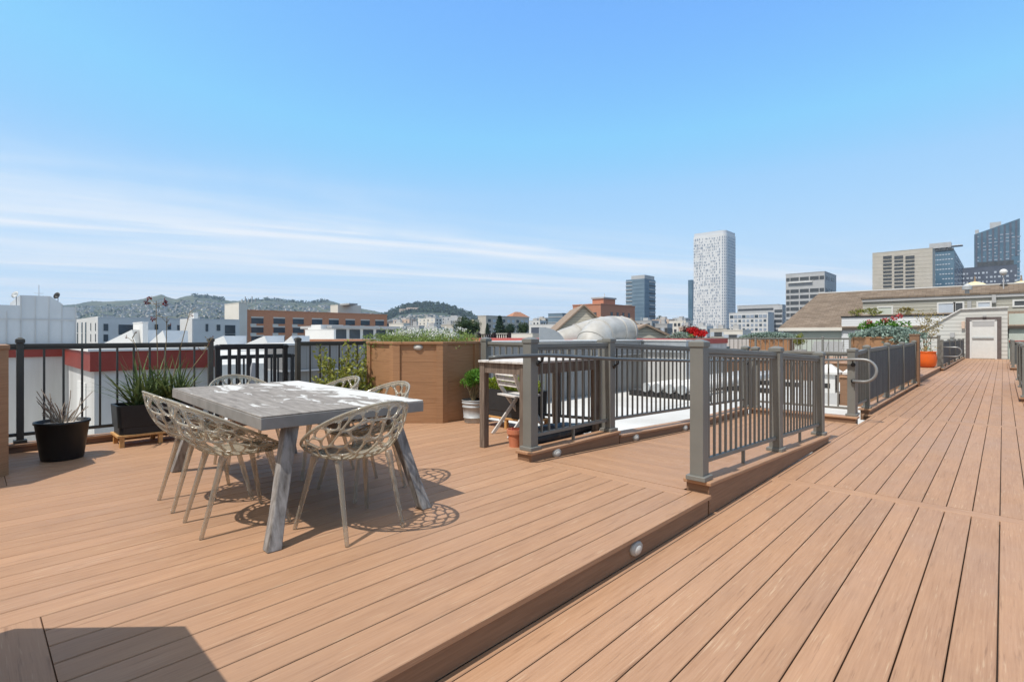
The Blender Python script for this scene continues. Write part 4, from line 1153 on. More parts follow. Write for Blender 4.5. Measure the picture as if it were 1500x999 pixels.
L = MB(); L.box(-.12,.5,-.2,.2,0,1.6, Matrix.Rotation(YAW,4,'Z')); L.build('stack', M['galv'], t)

# second deck
t = empty('terrace', (-7,25,ROOF), 'second raised deck with brown skirt across the white roof', 'deck'); o = (-7,25,ROOF)
L = MB(); bx(L, -12.6, -1.7, 25.0, 33, ROOF, -.03); L.build('skirt', M['fascia'], t)
L = MB()
x = -1.68
while x > -12.6: board(L, max(x-P_+GAP,-12.64)-o[0], x-o[0], 24.95-o[1], 33.02-o[1], 0-o[2]); x -= P_
L.build('boards', M['deck'], t)
t = empty('side_platform', (-2.8,20,ROOF), 'low deck platform beside the walkway carrying the orange pot', 'deck'); o = (-2.8,20,ROOF)
L = MB(); bx(L, -3.3, -1.665, 16.75, 24.9, ROOF, -.03); L.build('skirt', M['fascia'], t)
L = MB(); x = -1.64
while x > -3.3: board(L, max(x-P_+GAP,-3.32)-o[0], x-o[0], 16.72-o[1], 24.94-o[1], 0-o[2]); x -= P_
L.build('boards', M['deck'], t)
railing('terrace_railing', 'taupe railing along the front of the second deck across the roof', [(x_on(1013,25.2),25.1,0,1.1),(x_on(1108,25.2),25.1,0,1.1),(x_on(1206,25.2),25.1,0,1.1),(x_on(1246,25.2),25.1,0,1.1)], M['metal'], spacing=.19, bal=.022, w=.08)
railing('terrace_railing', 'short taupe railing behind the orange pot', [(-3.3,24.8,0,1.16),(-1.73,24.8,0,1.16)], M['metal'], spacing=.19, bal=.022, w=.09, plate=False)
def succulents(loc, rx, ry, label, n=700, hang=None, cat='plants'):
    L = MB()
    for i in range(n):
        x, y = rng.gauss(0,rx*.55), rng.gauss(0,ry*.55); x = max(-rx,min(rx,x)); y = max(-ry,min(ry,y))
        z = .28*(1-(x/rx)**2*.7)*rng.random()
        for k in range(3): leaf_quad(L, (x+rng.gauss(0,.02), y+rng.gauss(0,.02), z), rdir()+Vector((0,0,.5)), .09, .05)
    if hang:
        for i in range(260):
            f = rng.random(); x = hang[0]+rng.gauss(0,.18); leaf_quad(L, (x, hang[1]+rng.gauss(0,.06), .1-f*hang[2]), rdir(), .1, .055)
    t = empty('succulent_bed', loc, label, cat); L.build('rosettes', M['blue_s'], t); return t
# planters on the terraces
oct_planter((x_on(1013,24.0),24.0,-.05), 'octagonal planter across the roof topped with red flowers')
px, py = x_on(1013,24.0), 24.0
succulents((px-.35,py-.35,1.0), .5, .5, 'blue-grey succulents spilling over the planter below the red flowers', 500, (.0,-.45,.7))
t = empty('flowering_plant', (px+.3,py-.2,1.0), 'bright red flowers in the planter across the roof', 'flowers')
L = MB(); blob_leaves(L, (0,0,.3), (.42,.4,.2), 1300, .08, .06, 16, .3, .2); L.build('blossom', M['red_f'], t)
L = MB(); blob_leaves(L, (-.2,0,.1), (.5,.4,.15), 350, .09, .045, 8); L.build('foliage', M['sage'], t)
t = empty('shrub', (px-.25,py+.45,1.0), 'dark purple leafy shrub behind the red flowers', 'shrub')
L = MB(); blob_leaves(L, (0,0,.35), (.42,.35,.24), 900, .1, .05, 14); L.build('foliage', M['purple'], t)
t = empty('box_planter', (x_on(1130,26.5),26.5,0), 'low brown box planter on the second deck', 'planter')
L = MB(); L.box(-.9,.9,-.4,.4,0,1.0); L.build('box', M['planter'], t); L = MB(); L.box(-.93,.93,-.43,.43,1.001,1.03); L.build('rim', M['planter'], t)
succulents((x_on(1128,26.5),26.5,1.0), 1.25, .5, 'long bank of blue-grey succulents on the low box planter', 1100)
t = empty('potted_bush', (x_on(1172,26.2),26.2,0), 'small yellow-green bush in a pot on the second deck', 'plant')
L = MB(); blob_leaves(L, (0,0,.98), (.32,.32,.26), 800, .08, .04, 12); L.build('foliage', M['lime'], t)
L = MB(); L.lathe([(.2,0),(.28,.5),(.25,.5),(.001,.45)], 20); L.build('pot', M['lgrey'], t)
L = MB(); L.tube([(0,0,.45),(0,0,.9)], .02, 6); L.build('stem', M['stem'], t)
for i, (px_, w) in enumerate(((1195,.7),(1218,.6))):
    t = empty('deck_lounger', (x_on(px_,27),27,0), ['grey reclined lounger on the second deck behind its railing','second grey lounger nearer the white vents on the second deck'][i], 'lounger')
    L = MB(); L.box(-.3,.3,-.6,.5,.32,.38); L.beam((0,.45,.36),(0,1.0,.85),.6,.05,(0,-1,1)); L.build('cushion', M['fabric'], t)
    L = MB()
    for sx in (-.27,.27):
        for sy in (-.55,.45): L.box(sx-.02,sx+.02,sy-.02,sy+.02,0,.319)
    L.build('leg', M['metal'], t)
t = empty('storage_box', (x_on(1056,26),26,0), 'blue storage box behind the second deck railing', 'box')
L = MB(); L.box(-.35,.35,-.25,.25,0,.55); L.build('tub', M['bluebox'], t, bevel=.02); L = MB(); L.box(-.37,.37,-.27,.27,.552,.6); L.build('lid', M['bluebox'], t, bevel=.01)
t = empty('storage_cabinet', (x_on(1085,29),29,0), 'pale grey cabinet at the back of the second deck', 'cabinet')
L = MB(); L.box(-1.6,1.5,-.3,.3,0,1.0); L.build('body', M['lgrey'], t); L = MB(); L.box(-.02,.02,-.32,-.301,.1,.95); L.build('door_gap', M['greyr'], t)
# planter with flowers beside the walkway
oct_planter((-2.47,18.2,0), 'octagonal planter of succulents and pink flowers beside the walkway screen', h=1.1)
succulents((-2.4,18.1,1.08), .8, .7, 'blue-grey succulents overflowing the planter beside the walkway screen', 1100, (.55,-.75,.35))
t = empty('flowering_plant', (-2.5,18.4,1.08), 'leafy green shrub with pink flowers in the planter beside the walkway', 'shrub')
L = MB(); blob_leaves(L, (0,0,.26), (.5,.35,.22), 1300, .09, .05, 18); L.build('foliage', M['bright'], t)
L = MB()
for c in ((-.38,-.1,.45),(.02,-.1,.5),(.35,-.05,.62),(.2,.1,.55)):
    for k in range(50): leaf_quad(L, Vector(c)+rdir()*.06, rdir(), .05, .04)
L.build('blossom', M['pink_f'], t)
# orange pot
t = empty('glazed_pot', (-1.99,23.7,0), 'large shiny orange glazed pot on the side platform', 'pot')
L = MB(); L.lathe([(.2,0),(.27,.08),(.3,.25),(.285,.45),(.27,.53),(.285,.55),(.285,.575),(.25,.575),(.24,.5),(.001,.48)], 36); L.build('body', M['orange'], t, smooth=True)
L = MB(); L.lathe([(.001,.52),(.24,.50)], 20); L.build('soil', M['gravel'], t)
t = empty('young_tree', (-2.02,23.72,.5), 'sparse young tree with yellow-olive leaves in the orange pot', 'tree')
L = MB(); S = MB()
for i in range(7):
    a = rng.uniform(0,6.28); P = [Vector((0,0,0))]; d = Vector((math.cos(a)*.22, math.sin(a)*.22, 1)).normalized()
    for k in range(6): d = (d+rdir()*.18).normalized(); P.append(P[-1]+d*rng.uniform(.2,.27))
    S.tube(P, [.014-.0018*k for k in range(7)], 5)
    for k in range(55):
        f = rng.uniform(.45,1.05); j = min(5,int(f*6)); leaf_quad(L, P[j].lerp(P[j+1], f*6-j)+rdir()*.12, rdir(), .08, .035)
L.build('crown', M['olive'], t); S.build('trunk', M['stem'], t)
L = MB()
for k in range(60): leaf_quad(L, (rng.gauss(0,.12), rng.gauss(0,.12), rng.uniform(0,.2)), rdir()+Vector((0,0,1)), .09, .03)
L.build('undergrowth', M['olive'], t)

# ------------------------------------------------------------------ end building with the white door
t = empty('stair_penthouse', (-1.5,39.1,WALK), 'white lap-sided stair penthouse with a sloping roof at the end of the walkway', 'building')
o = (-1.5,39.1,WALK)
prof = [(-4.2,-.65),(.18,-.65),(.18,2.66),(-1.75,2.62),(-3.95,1.05),(-4.2,.95)]
def face_prism(mb, prof, y0, y1, o):
    n = len(prof)
    vs = [(x-o[0],y0-o[1],z-o[2]) for x,z in prof]+[(x-o[0],y1-o[1],z-o[2]) for x,z in prof]
    mb.add(vs, [tuple(range(n)), tuple(reversed(range(n,2*n)))]+[((i+1)%n,i,n+i,n+(i+1)%n) for i in range(n)])
L = MB(); face_prism(L, prof, 39.1, 42.9, o); L.build('wall', M['siding'], t)
L = MB(); L.beam((-3.98-o[0],39.06-o[1],1.09-o[2]),(-1.74-o[0],39.06-o[1],2.66-o[2]),.1,.06); L.beam((-1.76-o[0],39.06-o[1],2.655-o[2]),(.22-o[0],39.06-o[1],2.7-o[2]),.1,.06); L.build('roof_edge', M['whiter'], t)
dx0, dx1 = x_on(1423.5,39.1), x_on(1457.5,39.1)
L = MB()
for a, b in ((dx0-.26,dx0-.085),(dx1+.085,dx1+.26)): bx(L, a, b, 39.05, 39.098, WALK, 2.02)
bx(L, dx0-.26, dx1+.26, 39.05, 39.098, 2.021, 2.18); m_brown = mat('brown_door_surround', (.105,.085,.08), (.135,.11,.105), rough=.7); L.build('door_surround', m_brown, t)
d_ = None
L = MB(); bx(L, dx0, dx1, 39.06, 39.097, WALK+.02, 1.95); dr = L.build('door', mat('white_door_paint', (.62,.62,.60), (.66,.66,.64), rough=.5), t)
L = MB(); bx(L, dx0+.02, dx1-.05, 39.0, 39.055, .98, 1.06); L.build('push_bar', M['zinc'], dr)
L = MB(); bx(L, dx0+.03, dx1-.03, 39.05, 39.059, 1.66, 1.93); L.build('door_header_panel', M['greyr'], dr)
L = MB(); bx(L, dx0-.083, dx0-.002, 39.04, 39.099, WALK, 2.0); bx(L, dx1+.002, dx1+.083, 39.04, 39.099, WALK, 2.0); bx(L, dx0-.083, dx1+.083, 39.04, 39.099, 1.953, 2.018); L.build('door_frame', M['whiter'], t)
L = MB(); bx(L, dx0+.45, dx1-.35, 38.95, 39.09, 2.185, 2.27); L.build('door_lamp', M['greyr'], t)
xx = x_on(1411,39.1); L = MB(); bx(L, xx-.07, xx+.07, 38.97, 39.097, 1.55, 1.95); L.build('wall_sconce', M['pinkc'], t)
xx = x_on(1395,39.1); L = MB(); bx(L, xx-.1, xx+.1, 38.97, 39.097, 1.05, 1.32); L.build('meter_box', M['greyr'], t)
t = empty('shingled_house', (-4,44,-15), 'long house with tan shingle roof, grey-beige lap siding and windows behind the stair penthouse', 'house')
o = (-4,44,-15)
L = MB(); bx(L, -12.2, 9, 43.1, 52.8, -15, 1.72); L.build('wall', M['mint'], t)
L = MB()
vs = [(-12.5,42.8,1.72),(9,42.8,1.72),(9,48,4.6),(-10.95,48,4.6),(9,53.2,1.72),(-12.5,53.2,1.72)]
vs2 = [(x,y,z-.16) for x,y,z in vs]
L.add([(x-o[0],y-o[1],z-o[2]) for x,y,z in vs+vs2], [(0,1,2,3),(3,2,4,5),(0,3,5),(6,9,8,7),(9,11,10,8),(6,11,9),(0,6,7,1),(5,4,10,11),(0,5,11,6),(1,7,8,2),(2,8,10,4)])
rf = L.build('roof', M['shingle'], t)
L = MB(); bx(L, -10.95, 9, 47.93, 48.07, 4.585, 4.66); L.build('ridge_cap', M['whiter'], rf)
L = MB(); bx(L, -12.5, -8.3, 42.76, 42.8, 1.5, 1.73); L.build('gutter', M['creamw'], t)
L = MB(); bx(L, -7.35, 9, 44.5, 47.6, 1.6, 3.74); L.build('dormer_wall', M['siding2'], t)
L = MB(); bx(L, -7.45, 9, 44.36, 47.9, 3.745, 3.86); L.build('dormer_roof', M['shingle'], t)
L = MB(); bx(L, -7.38, 9, 44.4, 44.49, 3.55, 3.74); L.build('gutter', M['greyr'], t)
L = MB(); bx(L, -8.36, -1.6, 42.95, 43.08, -1, 2.42); L.build('balcony_wall', M['siding3'], t)
L = MB(); bx(L, -8.4, -1.6, 42.9, 43.12, 2.422, 2.52); L.build('balcony_coping', M['black'], t)
L = MB(); bx(L, .25, 9, 42.95, 43.08, .85, 2.45); L.build('mint_panel', M['mint'], t)
L = MB(); bx(L, .25, 9, 42.9, 43.1, .76, .845); L.build('red_sill', M['redroof'], t)
def win(px0, px1, py0, py1, Y, mat_, fr=.09, tag_=None):
    x0, x1 = x_on(px0,Y), x_on(px1,Y); d = dep((x0+x1)/2, Y); z1, z0 = hgt(py0,d), hgt(py1,d)
    L = MB(); bx(L, x0-fr, x1+fr, Y-.05, Y-.002, z0-fr, z0-.001); bx(L, x0-fr, x1+fr, Y-.05, Y-.002, z1+.001, z1+fr); bx(L, x0-fr, x0-.001, Y-.05, Y-.002, z0, z1); bx(L, x1+.001, x1+fr, Y-.05, Y-.002, z0, z1)
    w = L.build('window', M['whiter'], t); L = MB(); bx(L, x0, x1, Y-.02, Y-.003, z0, z1); L.build('pane', mat_, w)
win(1287,1306,450.5,460.5,44.5,M['mint']); win(1375,1397,445,461,44.5,M['palewin']); win(1399,1410,444,459,44.5,M['dkglass']); win(1433,1450,443.5,449.5,44.5,M['palewin']); win(1486,1506,441,447.5,44.5,M['dkglass'])
# lamps and vents on it
for i, (px_, py_) in enumerate(((1420,447),(1456,438))):
    x = x_on(px_,44.45); L = MB()
    d = dep(x,44.45); z = hgt(py_,d); bx(L, x-.1, x+.1, 44.3, 44.497, z-.25, z+.25); L.build('wall_lamp', M['greyr'], t)
x = x_on(1470,47); d = dep(x,47); z = hgt(398,d)
t = empty('globe_lamp', (x,47.4,4.2), 'white globe lamp on a thin pole above the shingle roof', 'lamp')
L = MB(); L.tube([(0,0,-.2),(0,0,z-4.4)], .035, 8); L.build('pole', M['lgrey'], t)
L = MB(); L.lathe([(.001,-.21)]+[(.21*math.cos(R(a)), .21*math.sin(R(a))) for a in range(-75,76,15)]+[(.001,.21)], 20, (0,0,z-4.2)); L.build('globe', M['whiter'], t, smooth=True)
x = x_on(1417,46.5); t = empty('roof_ventilator', (x,46.2,3.86), 'small silver ventilator on the roof ridge', 'vent')
L = MB(); L.lathe([(.12,-.3),(.12,.35),(.26,.36),(.26,.6),(.1,.75),(.001,.75)], 16); L.build('cowl', M['zinc'], t)
for i, px_ in enumerate((1428,1496)):
    x = x_on(px_,60); d = dep(x,60); z = hgt(413 if i == 0 else 412, d)
    t = empty('gilded_dome', (x,60,z-2), ['small gold dome with an orange finial above the roof','small gold dome at the right edge above the roof'][i], 'dome')
    L = MB(); L.lathe([(1.3,0),(1.3,1.0),(1.1,1.5),(.6,1.85),(.15,2.0),(.001,2.02)], 20); L.build('dome', mat('gold_cream_paint', (.72,.6,.32), (.75,.64,.4), rough=.5) if i == 0 else bpy.data.materials['gold_cream_paint'], t, smooth=True)
    L = MB(); L.tube([(0,0,1.9),(0,0,2.5)], [.1,.03], 8); L.build('finial', M['tanroof'], t)
L = None
bal = [(x_on(p,42.98), .2+.08*i) for i, p in enumerate((1255,1277,1328))]
for i, (x, s) in enumerate(bal):
    t = empty('balcony_plant', (x,43.02,2.52), ['trailing yellow-green plant at the left end of the balcony wall','small yellow-green plant on the balcony wall below the mint window','rounded olive plant in the middle of the balcony wall'][i], 'plant')
    L = MB(); blob_leaves(L, (0,0,.22), (.5,.12,.26), 260, .14, .06, 7); L.build('foliage', M['lime' if i < 2 else 'olive'], t)

# ------------------------------------------------------------------ city
GZ = -15.0
L = MB(); L.add([(-4190,-290,GZ),(3190,-290,GZ),(3190,4190,GZ),(-4190,4190,GZ)], [(0,1,2,3)]); struct(L.build('ground', M['asphalt']))
L = MB(); L.box(-7.0, 3.5, -12, 39.05, GZ, ROOF-.02); t = tag(L.build('apartment_building', M['stucco']), 'white building directly under the decks and walkway', 'building')
class Bld:
    """a block with its near (+X,-Y) corner at bearing pc, distance d; -Y face reaches left to pa, +X face right to pb"""
    def __init__(s, name, label, pa, pc, pb, ptop, d, m, cat='building', roofm=None, parapet=.5, deep=None, zb=GZ, group=None):
        s.C = spot(pc, d); s.d = d
        s.x0 = x_on(pa, s.C[1]) if pa < pc else s.C[0]-(deep or 12)
        a, b = bear(pb)
        s.y1 = y_on(pb, s.C[0]) if pb > pc else s.C[1]+(deep or 12)
        if s.y1 < s.C[1] or s.y1 > s.C[1]+6*d: s.y1 = s.C[1]+(deep or 12)
        s.zt = hgt(ptop, d); s.zb = zb
        s.o = (s.C[0], s.C[1], zb)
        s.t = empty(name, s.o, label, cat, group=group)
        L = MB(); L.box(s.x0-s.C[0], 0, 0, s.y1-s.C[1], 0, s.zt-zb); s.wall = L.build('wall', m, s.t)
        if parapet:
            w, dp = s.x0-s.C[0], s.y1-s.C[1]; h = s.zt-zb
            L = MB(); q = .12*parapet
            L.box(w-q, q, -q, dp+q, h+.002, h+parapet*.35); L.build('roof', roofm or m, s.t)
        s.W = s.C[0]-s.x0; s.D = s.y1-s.C[1]; s.cache = {}
    def _win(s, key, mb_fn, loc, rz_, m, name='window', par=None):
        if key not in s.cache:
            o = mb_fn().build(name, m, par or s.t); s.cache[key] = o
        else: o = share(s.cache[key], par or s.t)
        o.location = loc; o.rotation_euler = (0,0,rz_); return o
    def south(s, u, z, w, h, m, name='window', out=.06, frame=None):
        """window on the -Y face: u = fraction from left, z height of centre (world)"""
        x = s.x0-s.C[0]+u*s.W
        if frame: s._win(('sf',w,h), lambda: MB().box(-w/2-frame,w/2+frame,-out*.7,.05,-h/2-frame,h/2+frame), (x,0,z-s.zb), 0, M['whiter'], 'window_frame')
        return s._win(('s',w,h,m.name), lambda: MB().box(-w/2,w/2,-out,.05,-h/2,h/2), (x,0,z-s.zb), 0, m, name)
    def east(s, u, z, w, h, m, name='window', out=.06):
        return s._win(('e',w,h,m.name), lambda: MB().box(-.05,out,-w/2,w/2,-h/2,h/2), (0,u*s.D,z-s.zb), 0, m, name)
    def fe(s, px): return (y_on(px, s.C[0])-s.C[1])/s.D
    def fs(s, px): return (x_on(px, s.C[1])-s.x0)/s.W
    def ze(s, py, px): Y = y_on(px, s.C[0]); return hgt(py, dep(s.C[0], Y))
    def zs(s, py, px): X = x_on(px, s.C[1]); return hgt(py, dep(X, s.C[1]))

def interp_top(p): return 455 if p < 29 else (433 if p < 74 else (434+(p-74)*.67 if p < 92 else 447))
# big pale metal-clad building, left
b = Bld('clad_building', 'large pale blue-grey metal-clad building at far left with stepped roofline', -20, -20, 112, 446, 34, M['ribbed'], deep=30, parapet=0)
Xc = b.C[0]
def east_poly(pts, th, m, name):
    """shape on the +X face plane given as (px,py) outline"""
    L = MB(); vs = []
    for (px_, py_) in pts:
        Y = y_on(px_, Xc); vs.append((Y, hgt(py_, dep(Xc, Y))))
    n_ = len(vs)
    V = [(0.02, y-b.C[1], z-b.zb) for y, z in vs]+[(-th, y-b.C[1], z-b.zb) for y, z in vs]
    L.add(V, [tuple(range(n_)), tuple(reversed(range(n_,2*n_)))]+[((i+1)%n_,i,n_+i,n_+(i+1)%n_) for i in range(n_)]); return L.build(name, m, b.t)
east_poly([(29,470),(92,470),(92,446),(74,434),(29,432.5)], 12, M['ribbed'], 'raised_gable')
east_poly([(-30,470),(28.9,470),(28.9,453.5),(-30,453.5)], .5, M['ribbed'], 'lower_parapet')
east_poly([(-30,435.6),(28,435.6),(28,453),(-30,453)][::-1], 9, M['lgrey'], 'upper_storey') if False else None
for px_ in (10,31,52,72,91,111):
    Y = y_on(px_, Xc); top = hgt(interp_top(px_)+1, dep(Xc,Y)); L = MB(); L.box(.02,.055,Y-b.C[1]-.02,Y-b.C[1]+.02,2,top-b.zb); L.build('seam', M['lgrey'], b.t)
Yb = y_on(112, Xc); za_ = hgt(469, dep(Xc,Yb))-b.zb; L = MB(); L.box(.021,.06,0,Yb-b.C[1],za_-.035,za_+.035); L.build('girt_line', M['lgrey'], b.t)
for i, (px_, py_) in enumerate(((24,433),(85,434))):
    Y = y_on(px_, Xc-1); d = dep(Xc-1, Y); t = empty('satellite_dish', (Xc-1,Y,hgt(py_+8,d)), ['grey satellite dish on the left roof edge of the clad building','dark satellite dish on the sloping roof of the clad building'][i], 'dish')
    L = MB(); L.tube([(0,0,-.3),(0,0,.35)], .03, 6); L.build('mast', M['lgrey'], t)
    L = MB(); L.lathe([(.001,.0),(.13,.03),(.24,.1),(.25,.11),(.13,.05),(.001,.02)], 16); ds = L.build('dish', M['zinc' if i == 0 else 'black'], t, smooth=True); ds.location = (0,0,.4); ds.rotation_euler = (R(20),R(70),R(-30))
Y = y_on(57, Xc-1); d = dep(Xc-1, Y); t = empty('roof_antenna', (Xc-1,Y,hgt(433,d)), 'thin antenna mast on the clad building', 'antenna')
L = MB(); L.tube([(0,0,-.5),(0,0,.75)], .02, 6); L.tube([(-.0,-.25,.15),(0,.25,.15)], .015, 6); L.build('mast', M['lgrey'], t)

# white saw-tooth skylights on the roof beyond the fence
sky = [(146,200,224,468,500,33,'leftmost white wedge skylight in front of the modern grey block'),(214,246,270,484,500,30,'white wedge skylight behind the strappy grass flowers'),(281,336,338,492,504,27,'white wedge skylight to the left of the fence post by the gate'),(340,396,402,492,506,26,'white wedge skylight above the black stair gate'),(402,436,448,492,507,25,'rightmost white wedge skylight left of the stepped white stair house')]
for pa, pk, pb, pt, pbm, d, lab in sky:
    p0 = spot(pa, d); p1 = spot(pk, d); p2 = spot(pb, d+3)
    zt, zb_ = hgt(pt if pt != 468 else 483, d), hgt(pbm+6, d)
    t = empty('skylight', (p0[0],p0[1],zb_), lab, 'skylight', group='white wedge skylights')
    back = Vector((Fx*2.5-Rx*.4, Fy*2.5-Ry*.4, 0))
    A = Vector((0,0,0)); B = Vector((p1[0]-p0[0], p1[1]-p0[1], 0)); Cc = Vector((p1[0]-p0[0], p1[1]-p0[1], zt-zb_)); 
    L = MB()
    V = [A, B, Cc, A+back, B+back, Cc+back]
    V = [A, B, B+back, A+back, B+Vector((0,0,zt-zb_))+Vector((Rx,Ry,0))*-.3, B+back+Vector((0,0,zt-zb_))]
    L.add(V, [(3,2,1,0),(0,1,4),(3,5,2),(0,4,5,3),(1,2,5,4)]); L.build('slope', M['whiter'], t)
    L = MB(); L.box(min(A.x,B.x)-.1, max(A.x,B.x)+.1, min(A.y,B.y)-.1, max(A.y,B.y)+2.6, -2.2, -.002); L.build('curb', M['whiter'], t)
t = empty('neighbour_roof', (-32,20,GZ), 'wide white membrane roof carrying the wedge skylights', 'roof')
zr_ = hgt(505, 26)
L = MB(); L.box(-48+32, -14.6+32, -8-20, 32-20, 0, zr_-GZ-.3); L.build('slab', M['white'], t)
# chimney block
b = Bld('roof_block', 'white block-shaped chimney standing on the white roofs', 195, 209, 217, 473, 33, M['whiter'], zb=-2, parapet=.2, cat='chimney')
# modern white and grey block
b = Bld('modern_block', 'modern block, white gable end and grey side with dark square windows', 113, 145, 275, 465.5, 70, M['whiter'], parapet=.4)
L = MB(); L.box(-b.W-.02, -.02, -.12, -.005, 0, b.zt-b.zb+.2); L.build('white_front', M['whiter'], b.t)
for px_, py_, w, h in ((155,479.5,.5,.95),(155,495,.5,.95),(185,483,1.75,1.4),(229,479,.42,.75),(248,479,.42,.75),(262,480,.42,.75)):
    b.east(b.fe(px_), b.ze(py_,px_), w, h, M['glass'])
for px_ in (115.5,122,127.5): 
    for py_ in (480,496): b.south(b.fs(px_), b.zs(py_,px_), .8, 1.6, M['glass'], out=.2)
for px_ in (135,142):
    for py_ in (479,495): b.south(b.fs(px_), b.zs(py_,px_), .25, 1.1, M['dkglass'], out=.2)
b = Bld('modern_block', 'smaller modern grey and white block beside the tall cream stair tower', 265, 283, 351, 468, 62, M['whiter'], parapet=.3)
L = MB(); L.box(-b.W-.02, -.02, -.1, -.005, 0, b.zt-b.zb+.15); L.build('white_front', M['whiter'], b.t)
for px_, py_, w, h in ((303,480,.28,.9),(320,480,.4,.75),(337,482.5,1.2,1.05),(337,494,1.2,.8)): b.east(b.fe(px_), b.ze(py_,px_), w, h, M['glass'])
b = Bld('modern_block', 'narrow white stair block in front of the modern grey blocks', 276, 284, 290, 459, 66, M['whiter'], parapet=.2)
b = Bld('stair_tower', 'tall cream stair tower at the left end of the brick building', 329, 350, 362, 444, 88, M['creamw'], parapet=.3)
L = MB()
for k in range(5): L.tube([(-1.5+k*.7, 1+k*.3, b.zt-b.zb),(-1.5+k*.7,1+k*.3,b.zt-b.zb+.8+.4*(k%2))], .09, 6)
L.build('antenna_cluster', M['greyr'], b.t)
# long brick building
b = Bld('brick_building', 'long orange brick apartment building with rows of white-panelled windows', 361.5, 362, 567, 455, 90, M['brick'], deep=14, parapet=.5)
wf = [377,409,437,464.5,489,513,535,556]
for i, px_ in enumerate(wf):
    for row in range(5):
        py_ = 455+ (11.5+12.2*row)*(1-.17*i/7*1.9) + (px_-362)*.0305
        z = b.ze(py_, px_)
    zz0 = b.zt-1.75
    for row in range(5):
        z = zz0-row*1.62
        b.east(b.fe(px_), z, 2.05, .95, M['glass'], out=.05)
        b._win(('sp',), lambda: MB().box(-.05,.04,-1.05,1.05,-.11,.11), (0, b.fe(px_)*b.D, z-b.zb+.62), 0, M['creamw'], 'lintel')
        b._win(('sl',), lambda: MB().box(-.05,.04,-.5,.5,-.27,.27), (0, b.fe(px_)*b.D-.68, z-b.zb-.79), 0, M['creamw'], 'spandrel') if row < 3 else None
b2 = Bld('roof_penthouse', 'white rooftop plant room with a dark dish on the brick building', 484, 495, 529, 447, 112, M['creamw'], zb=hgt(462,112), parapet=.3)
L = MB(); L.box(-1,3.0,1,3,b2.zt-b2.zb,b2.zt-b2.zb+.35); L.build('roof_unit', M['greyr'], b2.t)
# stepped white stair house and dark-window pavilion
b = Bld('stair_house', 'stepped bright white stair house on the roof before the brick building', 447, 489, 492, 483, 40, M['whiter'], zb=-3, parapet=.15)
L = MB(); L.box(-b.W+1.0, -b.W+2.7, .05, 2, b.zt-b.zb, b.zt-b.zb+.42); L.box(-b.W+.4,-b.W+1,.05,2,b.zt-b.zb,b.zt-b.zb+.2); L.build('upper_step', M['whiter'], b.t)
b = Bld('roof_pavilion', 'low roof pavilion with dark windows behind the white flowers', 488, 488.5, 585, 481, 42, M['whiter'], zb=-3, parapet=0, deep=5)
L = MB(); L.box(-5.2,.5,-.4,b.D+.4,b.zt-b.zb,b.zt-b.zb+.22); L.build('roof', M['greyr'], b.t)
for k in range(5): b.east(.1+.2*k, hgt(489.5,44), b.D*.15, .75, M['glass'])
t = empty('red_tile_roof', (spot(455,34)[0], spot(455,34)[1], -3), 'low ribbed red tile roof edge above the fence near the octagonal planter', 'roof')
p = spot(455,34); q = spot(545,34); L = MB(); L.beam((0,0,hgt(500,34)+3),(q[0]-p[0],q[1]-p[1],hgt(500,34)+3),1.6,.28,(0,0,1)); L.build('tiles', M['orroof'], t)
L = MB(); L.beam((0,0,1.6),(q[0]-p[0],q[1]-p[1],1.6),1.2,3.2,(0,0,1)); L.build('wall', M['stucco'], t)

# middle distance, right of the octagonal planter
b = Bld('apartment_block', 'beige apartment block with grey balconies behind the street trees', 700, 712, 775, 463, 260, M['cream'], parapet=1)
for r_ in range(6):
    z = b.zt-2.2-r_*2.9
    for k in range(9): b.east(.07+.108*k, z, b.D*.06, 1.5, M['palewin' if k % 3 else 'glass'], out=.1)
b2 = Bld('hall', 'beige hall with a low orange tiled roof behind the beige apartment block', 741, 750, 775, 464, 290, M['pinkc'], parapet=0)
L = MB(); w, dp, h = -b2.W, b2.D, b2.zt-b2.zb
L.add([(w-.5,-.5,h),(.5,-.5,h),(.5,dp+.5,h),(w-.5,dp+.5,h),(w/2,dp*.35,h+3),(w/2,dp*.65,h+3)], [(0,1,4),(1,2,5,4),(2,3,5),(3,0,4,5),(3,2,1,0)]); L.build('roof', M['orroof'], b2.t)
b = Bld('yellow_house', 'narrow pale yellow house between the dark trees and the beige apartments', 690, 694, 702, 469, 200, mat('pale_yellow_render', (.55,.47,.3), (.6,.52,.36), rough=.85), parapet=.6)
b = Bld('office_block', 'blue-grey glass office block left of the red brick gable building', 803, 824, 856, 459.5, 300, M['tealglass'], parapet=1)
L = MB()
for k in range(4): L.box(-b.W, .15, -.15, b.D, b.zt-b.zb-2-3.2*k, b.zt-b.zb-1.6-3.2*k)
L.build('floor_band', M['lgrey'], b.t)
b = Bld('brick_warehouse', 'tall red brick building with a stepped rooftop behind the white gables', 839, 880, 930, 446, 130, M['brick2'], parapet=.8, roofm=M['brick2'])
L = MB(); h = b.zt-b.zb; L.box(-b.W*.45, -.5, 2, b.D*.45, h+.28, h+1.6); L.build('rooftop_room', M['brick2'], b.t)
L = MB(); L.box(-b.W*.48, -.3, 1.8, b.D*.47, h+1.602, h+2.0); L.build('rooftop_slab', M['greyr'], b.t)
L = MB(); L.tube([(-.9,3,h+1.5),(-.9,3,h+2.9)], .12, 6); L.build('flue', M['whiter'], b.t)
for k in range(4): b.east(.3+.17*k, b.zt-2.4, 1.0, 1.3, M['dkglass'])
for k in range(3): b.south(.2+.3*k, b.zt-2.6, 1.0, 1.3, M['dkglass'])
